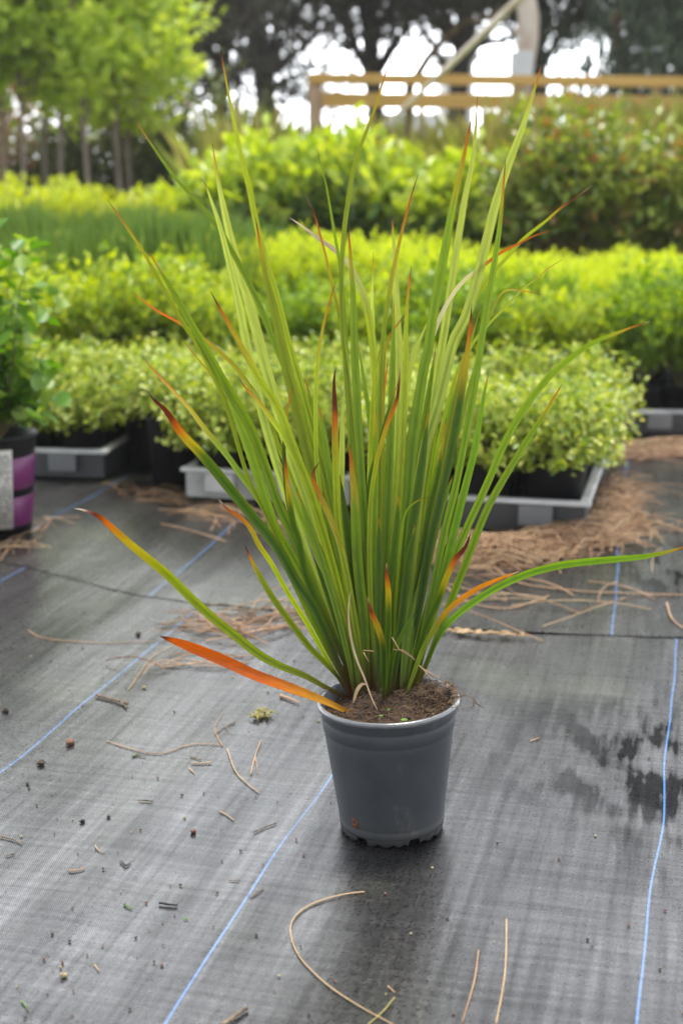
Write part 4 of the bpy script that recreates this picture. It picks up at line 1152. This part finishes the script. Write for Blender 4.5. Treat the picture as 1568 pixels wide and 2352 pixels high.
# --- sword leaves --------------------------------------------------
OR, BR, DB, WH, TAN, DR = (.36, .10, .008), (.085, .02, .01), (.03, .012, .01), (.62, .52, .38), (.38, .25, .12), (.62, .12, .008)
GREEN = {'g': (.115, .215, .012), 'd': (.036, .09, .007), 'y': (.22, .32, .016), 'p': (.31, .43, .07), 'o': (.125, .19, .010), 'b': (.10, .23, .010)}
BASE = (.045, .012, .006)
def mixc3(a, b, t):
    t = max(0, min(1, t)); return tuple(x + (y - x) * t for x, y in zip(a, b))
def sst(a, b, x):
    t = max(0, min(1, (x - a) / (b - a))); return t * t * (3 - 2 * t)
lrand = random.Random(11)
def sword(pts, wpx, col='g', dz=0.0, org=.06, brn=.02, tipc=None, tw=None, full=None, mid=None, taper=1.5, fold=.16, zoff=0.0, wb=.46, name='leaf'):
    P = [Vector((a, b, 0)) for a, b in pts][::-1]       # base first
    # extend to soil
    Q = [P[0]]
    for i in range(len(P) - 1):
        p0, p1, p2, p3 = P[max(i - 1, 0)], P[i], P[i + 1], P[min(i + 2, len(P) - 1)]
        for k in range(1, 6):
            t = k / 5
            Q.append(.5 * ((2 * p1) + (p2 - p0) * t + (2 * p0 - 5 * p1 + 4 * p2 - p3) * t * t + (3 * p1 - p0 - 3 * p2 + p3) * t ** 3))
    cum = [0]
    for a, b in zip(Q, Q[1:]): cum.append(cum[-1] + (b - a).length)
    tot = cum[-1]
    n = max(14, min(64, int(tot / 16)))
    pts2 = []
    j = 0
    for i in range(n + 1):
        s = tot * i / n
        while j < len(cum) - 2 and cum[j + 1] < s: j += 1
        f = (s - cum[j]) / max(1e-6, cum[j + 1] - cum[j]); pts2.append(Q[j].lerp(Q[j + 1], f))
    base = on(pts2[0].x, pts2[0].y, .172)
    d0 = (base.y) * _cp + (HC - base.z) * _sp + zoff
    CL = []
    for i, p in enumerate(pts2):
        t = i / n
        CL.append(at(p.x, p.y, d0 + dz * t ** 1.25))
    tw = lrand.uniform(-38, 38) if tw is None else tw
    camp = Vector((0, 0, HC)); vs, cols, uvs = [], [], []
    if wpx < 12.5 and full != 'dry': wpx *= 1.18
    W_ = wpx * d0 / FP / max(.5, math.cos(R(abs(tw)) * .8)) * .88
    g = GREEN[col] if isinstance(col, str) else col
    jit = lrand.uniform(.84, 1.16); g = tuple(c * jit for c in g)
    es = lrand.random()
    ft = 1 - org - brn
    for i, c in enumerate(CL):
        t = i / n
        T = (CL[min(i + 1, n)] - CL[max(i - 1, 0)]).normalized()
        vd = (c - camp).normalized()
        s = T.cross(vd).normalized(); nrm = s.cross(T).normalized()
        a = R(tw * (1 - .5 * t) + 14 * math.sin(t * 5 + es * 6))
        S = s * math.cos(a) + nrm * math.sin(a); Nn = nrm * math.cos(a) - s * math.sin(a)
        w_ = W_ * (wb + (1 - wb) * sst(0, .35, t)) * (1 - max(0, (t - .5) / .5) ** (taper * 1.1 + 1.5)) + .0004
        for u in (-1, -.55, 0, .55, 1):
            fo = (fold * (.4 + .6 * (1 - t))) * w_ * (1 - abs(u)) * 1.0
            v = c + S * (u * w_ * .5) + Nn * fo
            vs.append(v - Vector((PX, PY, 0)))
            cc = g
            ed = abs(u) > .9
            cc = mixc3(cc, (.34, .27, .03), (.3 if ed else 0) * (.3 + t))
            if u == 0: cc = tuple(q_ * .66 for q_ in cc)
            elif abs(u) < .6: cc = (cc[0] * 1.25, cc[1] * 1.13, cc[2] * 1.1)
            cc = mixc3(cc, (g[0] * 1.35, g[1] * 1.12, g[2]), sst(.3, .9, t) * .6)      # riper, yellower upper blade
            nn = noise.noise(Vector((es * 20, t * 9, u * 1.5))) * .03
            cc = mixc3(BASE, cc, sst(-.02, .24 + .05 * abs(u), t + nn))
            if org > 0:
                cc = mixc3(cc, (.30, .25, .015), sst(ft - org * .55, ft + org * .3, t + nn + .03 * (abs(u) - .5)))
                cc = mixc3(cc, DR if full == 'red' else OR, sst(ft + org * .3, ft + org * .9, t + nn))
            if brn > 0:
                cc = mixc3(cc, BR, sst(1 - brn * 1.15, 1 - brn * .8, t + nn * .3))
                cc = mixc3(cc, tipc or DB, sst(1 - brn * .6, 1, t))
            if full == 'orange': cc = mixc3(mixc3((.42, .2, .012), (.42, .088, .003), sst(.1, .5, t)), DB, sst(.93, .985, t))
            if full == 'amber': cc = mixc3(mixc3((.12, .17, .02), (.5, .19, .01), sst(.35, .75, t)), WH, sst(.97, 1, t))
            if full == 'dry': cc = mixc3(TAN, WH, noise.noise(Vector((t * 9, es * 9, 0))) * .5 + .4)
            if full == 'pale': cc = mixc3(cc, WH, sst(.72, .92, t) * .5)
            if full == 'paleR': cc = mixc3(mixc3(cc, WH, sst(.6, .75, t) * .6), OR, sst(.82, .88, t))
            bl = 1 + .22 * noise.noise(Vector((t * 45, u * 2.5, es * 9))) + (.25 * noise.noise(Vector((t * 14, u * 5, es * 31))) if full in ('orange', 'amber') else 0)
            cc = tuple(max(0, q_ * bl) for q_ in cc)
            cols.append((*cc, 1)); uvs.append((u * .5 + .5 + es * 7, t * 3))
    fs = []
    for i in range(n):
        for k in range(4): fs.append((i * 5 + k, i * 5 + k + 1, (i + 1) * 5 + k + 1, (i + 1) * 5 + k))
    me = bpy.data.meshes.new(name); me.from_pydata([tuple(v) for v in vs], [], fs)
    at_ = me.color_attributes.new('Col', 'FLOAT_COLOR', 'POINT'); at_.data.foreach_set('color', [q for c in cols for q in c])
    uvl = me.uv_layers.new(name='UVMap')
    for l in me.loops: uvl.data[l.index].uv = uvs[l.vertex_index]
    me.polygons.foreach_set('use_smooth', [True] * len(me.polygons)); me.materials.append(M['flax'])
    o = bpy.data.objects.new(name, me); C.objects.link(o); o.parent = plant
    return o

# --- traced leaves: tip first --------------------------------------
S = sword
S([(507,115),(525,215),(548,330),(572,430),(588,510),(608,590),(633,631+40),(659,772),(690,880),(725,1010),(765,1180),(805,1380),(845,1602)], 17, 'y', .10, .05, .015)
S([(587,500),(597,560),(612,640),(632,720),(655,830),(685,950),(712,1060),(745,1180),(775,1300),(805,1450),(832,1606)], 28, 'o', -.02, .06, .02, tw=10)
S([(308,270),(350,335),(400,405),(450,460),(500,520),(540,590),(562,631),(580,667),(600,711),(618,757),(633,795),(672,890),(715,1020),(760,1170),(805,1350),(845,1520),(855,1600)], 16, 'g', .16, .03, .01)
S([(465,405),(485,460),(508,530),(533,631),(548,700),(568,800),(583,860),(605,960),(640,1080),(690,1230),(740,1370),(800,1520),(832,1602)], 24, 'p', .12, .0, .02, WH, tw=5)
S([(488,330),(497,390),(508,450),(528,540),(553,631),(575,705),(604,820),(627,902),(644,965),(668,1050),(700,1150),(740,1280),(790,1430),(838,1600)], 29, 'p', .17, .04, .01, tw=-8)
S([(340,575),(375,632),(404,681),(439,743),(475,807),(504,860),(530,904),(557,948),(580,992),(609,1071),(640,1160),(690,1270),(740,1400),(800,1540),(830,1610)], 25, 'g', -.05, .03, .01, tw=12)
S([(247,458),(290,520),(330,580),(359,632),(401,708),(425,749),(463,807),(501,886),(527,954),(568,1091),(620,1200),(690,1340),(780,1520),(825,1608)], 9, 'o', -.06, .1, .02, tw=40)
S([(500,830),(521,895),(545,960),(575,1040),(610,1150),(648,1265),(701,1380),(749,1480),(790,1560),(815,1605)], 26, 'g', -.04, .02, .01, tw=-12)
S([(483,668),(498,696),(521,737),(551,790),(574,831),(598,875),(624,913),(647,954),(668,1012),(691,1071),(720,1150),(750,1250),(785,1380),(815,1500),(838,1608)], 21, 'y', -.08, .12, .04)
S([(549,869),(565,892),(595,924),(624,963),(650,998),(668,1033),(688,1071),(715,1140),(745,1240),(775,1340),(805,1460),(835,1604)], 20, 'y', -.06, .1, .02)
S([(328,820),(354,851),(384,883),(413,913),(439,942),(469,983),(498,1018),(527,1053),(551,1088),(590,1140),(640,1220),(690,1310),(750,1430),(800,1540),(822,1605)], 16, 'g', .08, .2, .02)
S([(341,901),(354,919),(375,936),(395,963),(419,998),(468,1050),(534,1130),(591,1200),(639,1261),(683,1340),(718,1390),(754,1468),(790,1560),(812,1612)], 25, 'd', -.16, .08, .11, tw=8, taper=2.6)
S([(172,1168),(195,1172),(228,1186),(250,1205),(290,1242),(330,1275),(390,1325),(440,1375),(490,1420),(540,1460),(590,1500),(640,1528),(700,1552),(750,1580),(808,1608)], 21, 'o', -.17, .17, .09, WH, tw=15, taper=2.6)
S([(366,1461),(400,1472),(460,1495),(520,1520),(580,1548),(640,1570),(700,1592),(750,1612),(805,1638)], 27, 'o', -.20, 0, 0, full='orange', tw=-10, taper=3)
S([(562,1250),(578,1288),(604,1336),(631,1380),(666,1428),(710,1486),(745,1521),(780,1560),(805,1598)], 15, 'o', -.08, .1, .05)
S([(503,1147),(521,1169),(556,1191),(578,1218),(595,1253),(622,1292),(660,1360),(710,1440),(760,1530),(805,1600)], 14, 'y', -.02, .22, .06, WH)
S([(416,775),(445,813),(477,851),(507,895),(530,930),(560,1000),(600,1120),(680,1300),(790,1520),(830,1602)], 6, 'o', .12, .1, .02)
S([(305,671),(330,690),(360,713),(410,740),(445,763),(475,784),(510,813),(536,837),(565,875),(600,930),(650,1050),(700,1180),(760,1350),(820,1540),(835,1600)], 10, 'y', .10, .27, .01, full='red')
S([(728,338),(738,385),(749,426),(763,508),(778,593),(784,637),(792,740),(800,900),(815,1200),(835,1420),(845,1602)], 8, 'g', .0, 0, .02, TAN)
S([(903,112),(880,185),(855,265),(825,344),(810,397),(799,462),(791,520),(785,608),(784,696),(788,784),(796,843),(804,922),(813,1010),(822,1098),(831,1206),(850,1400),(862,1604)], 13, 'o', .0, .09, .02, tw=8)
S([(700,446),(719,485),(734,535),(749,593),(760,643),(778,719),(787,769),(797,900),(810,1100),(830,1350),(852,1604)], 9, 'o', .08, .14, .05, TAN, tw=10)
S([(665,500),(699,523),(734,550),(763,570),(790,594),(807,617),(825,655),(840,696),(851,755),(857,804),(862,850),(866,950),(870,1100),(874,1300),(878,1600)], 21, 'y', .14, .0, .12, WH, full='pale')
S([(799,513),(804,579),(808,637),(811,696),(814,804),(817,864),(821,950),(827,1050),(833,1150),(840,1250),(850,1400),(862,1608)], 21, 'g', -.04, .08, .02, tw=5)
S([(857,579),(856,623),(854,681),(856,755),(858,900),(862,1100),(868,1350),(872,1602)], 12, 'p', .15, .04, .01)
S([(900,495),(903,550),(907,608),(910,696),(914,804),(915,900),(912,1000),(905,1150),(895,1350),(885,1602)], 24, 'p', .10, .02, .01, tw=5)
S([(961,397),(945,447),(927,514),(913,573),(901,632),(889,705),(880,769),(874,850),(872,1000),(870,1200),(873,1604)], 11, 'o', .03, .16, .04, tw=10)
S([(944,610),(939,652),(935,696),(932,755),(932,804),(930,850),(927,922),(924,1010),(917,1127),(910,1250),(900,1400),(890,1606)], 17, 'y', -.04, .07, .02, full='red')
S([(771,646),(758,690),(746,731),(734,793),(731,820),(725,893),(725,980),(728,1068),(745,1200),(780,1400),(835,1603)], 10, 'y', -.04, .14, .02)
S([(948,705),(928,725),(904,757),(889,784),(881,850),(878,1000),(875,1200),(878,1400),(880,1603)], 8, 'o', .05, .1, .05)
S([(1083,268),(1074,310),(1065,359),(1051,418),(1033,506),(1018,593),(1001,681),(989,755),(983,804),(972,849),(957,951),(945,1039),(939,1127),(930,1206),(920,1350),(910,1480),(902,1606)], 25, 'g', -.02, .10, .02, tw=8)
S([(1096,216),(1092,290),(1084,370),(1068,450),(1050,560),(1035,660),(1020,760),(1005,850),(990,950),(975,1100),(955,1300),(922,1602)], 21, 'p', .10, .04, .01)
S([(1245,142),(1225,210),(1200,290),(1170,370),(1140,460),(1115,560),(1090,660),(1068,730),(1042,780),(1024,849),(1007,922),(989,981),(974,1039),(963,1113),(954,1206),(940,1350),(925,1500),(915,1606)], 28, 'p', .06, .04, .01, tw=-5)
S([(1160,365),(1155,430),(1147,520),(1135,600),(1122,680),(1108,760),(1095,850),(1080,940),(1065,1020),(1045,1120),(1020,1220),(1000,1320),(975,1430),(950,1550),(932,1612)], 19, 'g', -.02, .07, .02, tw=10)
S([(1083,697),(1078,760),(1070,830),(1060,900),(1045,980),(1030,1060),(1010,1150),(985,1260),(965,1380),(940,1500),(922,1610)], 21, 'd', -.07, .14, .05, tw=0)
S([(1098,710),(1090,740),(1072,800),(1052,880),(1035,960),(1010,1080),(980,1230),(945,1420),(915,1604)], 11, 'o', .0, .14, .05)
S([(1122,855),(1112,900),(1102,960),(1088,1040),(1070,1110),(1050,1190),(1030,1270),(1005,1370),(975,1480),(946,1604)], 20, 'b', -.04, .02, .01, tw=-6)
S([(1492,738),(1450,752),(1410,767),(1370,783),(1340,800),(1300,830),(1265,860),(1235,895),(1205,935),(1175,985),(1150,1035),(1125,1095),(1098,1155),(1070,1215),(1040,1285),(1010,1370),(975,1480),(945,1602)], 19, 'g', -.03, .05, .03, WH, tw=0)
S([(1290,882),(1270,915),(1240,965),(1210,1010),(1180,1060),(1150,1110),(1120,1165),(1095,1225),(1070,1290),(1035,1380),(1000,1470),(965,1560),(942,1614)], 19, 'g', -.10, .07, .02, tw=0)
S([(1358,425),(1330,448),(1290,475),(1250,510),(1200,550),(1160,595),(1120,640),(1090,690),(1060,760),(1030,840),(1005,950),(980,1100),(950,1300),(918,1602)], 11, 'y', .05, .03, .06, TAN)
S([(1262,530),(1230,540),(1190,560),(1150,580),(1110,610),(1070,640),(1040,675),(1010,730),(985,800),(965,900),(945,1100),(930,1350),(908,1602)], 11, 'y', .04, .0, .02, full='paleR')
S([(1290,597),(1260,615),(1230,640),(1195,668),(1165,700),(1130,735),(1095,775),(1060,830),(1035,900),(1010,1000),(985,1150),(950,1350),(918,1602)], 7, 'y', .10, .05, .02)
S([(1242,678),(1205,669),(1172,665),(1152,672),(1136,700),(1122,730),(1110,770),(1095,830),(1075,900),(1060,960),(1035,1060),(1000,1220),(930,1602)], 9, 'g', .04, .09, .02)
S([(1590,1250),(1530,1268),(1480,1278),(1420,1284),(1350,1290),(1290,1298),(1230,1312),(1180,1330),(1130,1355),(1080,1388),(1045,1415),(1018,1445),(998,1480),(970,1540),(942,1612)], 18, 'b', -.13, .08, .01, tw=18, wb=.35)
S([(1190,1313),(1150,1328),(1100,1350),(1060,1375),(1030,1400),(1005,1430),(985,1465),(965,1505),(945,1560),(925,1618)], 14, 'y', -.14, 0, 0, full='amber', tw=0)
S([(1080,1225),(1068,1257),(1045,1283),(1036,1301),(1021,1336),(1007,1377),(983,1427),(963,1485),(942,1544),(924,1605)], 15, 'd', -.10, .16, .17, taper=2.4)
S([(1055,960),(1045,1040),(1050,1100),(1040,1180),(1030,1260),(1015,1340),(990,1420),(960,1520),(936,1608)], 14, 'd', .03, .05, .02)
S([(954,1406),(930,1444),(910,1485),(898,1523),(892,1573),(890,1618)], 10, 'd', -.08, .02, .02)
S([(843,1371),(851,1403),(863,1430),(875,1465),(881,1500),(882,1559),(880,1632)], 16, 'd', -.07, .22, .14, TAN, taper=2.2)
S([(887,1293),(888,1324),(891,1353),(892,1397),(891,1456),(886,1529),(885,1625)], 17, 'd', -.07, .16, .1, TAN, taper=2.4)
S([(771,843),(767,872),(768,922),(769,951),(769,1010),(771,1098),(775,1186),(790,1300),(812,1450),(838,1610)], 17, 'y', -.07, .12, .14, taper=3.0, tw=0)
S([(791,887),(787,951),(785,1039),(784,1156),(800,1350),(835,1603)], 18, 'p', .03, .0, .01)
S([(803,1020),(807,1068),(813,1127),(817,1206),(822,1300),(835,1430),(848,1606)], 26, 'g', -.05, .18, .02, tw=0)
S([(654,1036),(657,1083),(664,1142),(673,1206),(684,1236),(699,1309),(719,1368),(740,1427),(763,1485),(790,1558),(812,1604)], 17, 'd', -.10, .12, .06)
S([(674,884),(664,922),(657,966),(652,1019),(655,1100),(670,1200),(700,1320),(770,1500),(820,1604)], 10, 'd', -.04, .1, .02)
S([(734,1061),(719,1083),(719,1100),(728,1124),(743,1156),(757,1186),(780,1250),(800,1340),(820,1460),(842,1608)], 17, 'y', -.08, .25, .06)
S([(920,833),(916,878),(910,922),(892,966),(878,1010),(863,1069),(851,1156),(848,1300),(855,1450),(865,1608)], 10, 'y', -.08, .16, .12, TAN, taper=2.6)
S([(891,824),(886,863),(881,907),(878,980),(880,1100),(878,1300),(876,1602)], 10, 'y', .02, .14, .02, full='red')
S([(913,881),(889,951),(866,1039),(848,1113),(842,1250),(850,1420),(860,1604)], 10, 'd', -.03, .03, .01)
S([(863,938),(864,1010),(863,1098),(859,1206),(860,1400),(868,1606)], 16, 'g', -.04, .08, .01)
S([(1024,960),(1015,1025),(1004,1098),(983,1186),(965,1300),(940,1450),(914,1606)], 14, 'd', -.05, .1, .02)
S([(820,780),(835,870),(848,960),(858,1060),(868,1200),(872,1400),(874,1603)], 15, 'g', .05, .02, .01)
S([(872,800),(862,850),(857,900),(852,1000),(848,1150),(850,1400),(856,1603)], 14, 'y', .04, .02, .01)
S([(990,720),(968,770),(948,820),(936,878),(925,980),(915,1100),(905,1300),(895,1602)], 17, 'p', .06, .02, .01)
S([(731,930),(745,1000),(752,1060),(770,1150),(790,1260),(815,1420),(845,1602)], 22, 'g', .03, .03, .01)
S([(700,870),(722,950),(745,1040),(765,1140),(785,1260),(815,1430),(848,1602)], 26, 'g', .05, .03, .01)
S([(640,700),(668,800),(695,900),(722,1000),(750,1110),(780,1240),(812,1410),(848,1600)], 22, 'g', .08, .03, .01)
S([(1100,700),(1085,770),(1068,840),(1045,900),(1025,960),(1000,1040),(975,1160),(945,1350),(905,1602)], 13, 'b', .10, .03, .01)
# fill of the core, tips hidden between the traced ones
for i, (tx, ty, bx, cw, ck) in enumerate([
    (905,690,878,20,'g'),(960,860,905,22,'g'),(985,940,912,22,'d'),(1000,800,915,22,'g'),(940,1000,892,22,'g'),(880,1030,872,18,'d'),(845,1060,862,18,'g'),
    (780,1090,838,22,'d'),(740,1130,828,20,'g'),(700,1180,820,20,'d'),(680,1120,816,18,'g'),(1040,1090,928,22,'g'),(1020,1010,920,20,'g'),(975,1080,905,22,'d'),
    (915,1130,884,20,'d'),(870,1180,868,18,'d'),(820,1190,848,20,'d'),(955,1200,900,22,'d'),(990,1180,918,20,'g'),(760,1240,834,18,'d'),(720,1280,822,16,'d'),(640,1060,806,15,'g'),(1062,1180,934,16,'d')]):
    by = 1598 + lrand.uniform(0, 22)
    mx_ = bx + (tx - bx) * .36 + lrand.uniform(-6, 6); my = by + (ty - by) * .5
    q3 = bx + (tx - bx) * .68 + lrand.uniform(-4, 4)
    S([(tx, ty), (q3, by + (ty - by) * .77), (mx_, my), (bx + (tx - bx) * .13, by + (ty - by) * .22), (bx, by)], cw, ck, lrand.uniform(-.05, .09), lrand.choice((.0, .02, .04)), .01)
# dead stalk, curls
S([(806,1356),(800,1397),(804,1456),(819,1514),(837,1558),(854,1605),(874,1645)], 5, 'y', -.04, 0, 0, full='dry', name='dry_stalk')
S([(842,1573),(832,1571),(820,1585),(812,1610),(808,1625)], 8, 'y', -.03, 0, 0, full='dry', name='dry_stalk')
S([(984,1143),(968,1145),(950,1156),(935,1170),(925,1200),(915,1300),(905,1450),(900,1612)], 6, 'g', -.06, .06, .01)
S([(1290,1560),(1060,1450)], 1, 'y', 0, 0, 0, full='dry', name='dry_stalk') if False else None
def tw3(pts, d, r_=.0007):
    m = MB(); m.tube([at(a, b, d) - Vector((PX, PY, 0)) for a, b in pts], r_, 4); m.build('dry_twig', M['needle'], plant)
tw3([(968, 1534), (990, 1548), (1008, 1557)], 1.93); tw3([(962, 1528), (978, 1545), (990, 1562)], 1.94)
tw3([(833, 1494), (858, 1496)], 1.88); tw3([(900, 1464), (916, 1492), (945, 1510), (952, 1516)], 1.87); tw3([(903, 1492), (925, 1494), (950, 1512)], 1.87); tw3([(834, 1498), (846, 1520)], 1.89)

# ------------------------------------------------------------------ thin bright air
m = MB(); m.box((0, 24, 6), (70, 56, 14.4))
hz = m.build('haze', None, smooth=False)
hm, N, K = newmat('haze_air')
o_ = N.new('ShaderNodeOutputMaterial'); pv = N.new('ShaderNodeVolumePrincipled')
pv.inputs['Color'].default_value = (.95, .97, 1, 1); pv.inputs['Density'].default_value = .0014; pv.inputs['Anisotropy'].default_value = .35
K(pv.outputs[0], o_.inputs['Volume'])
hz.data.materials.clear(); hz.data.materials.append(hm)
hz['kind'] = 'stuff'; hz['label'] = 'thin bright summer haze over the nursery'
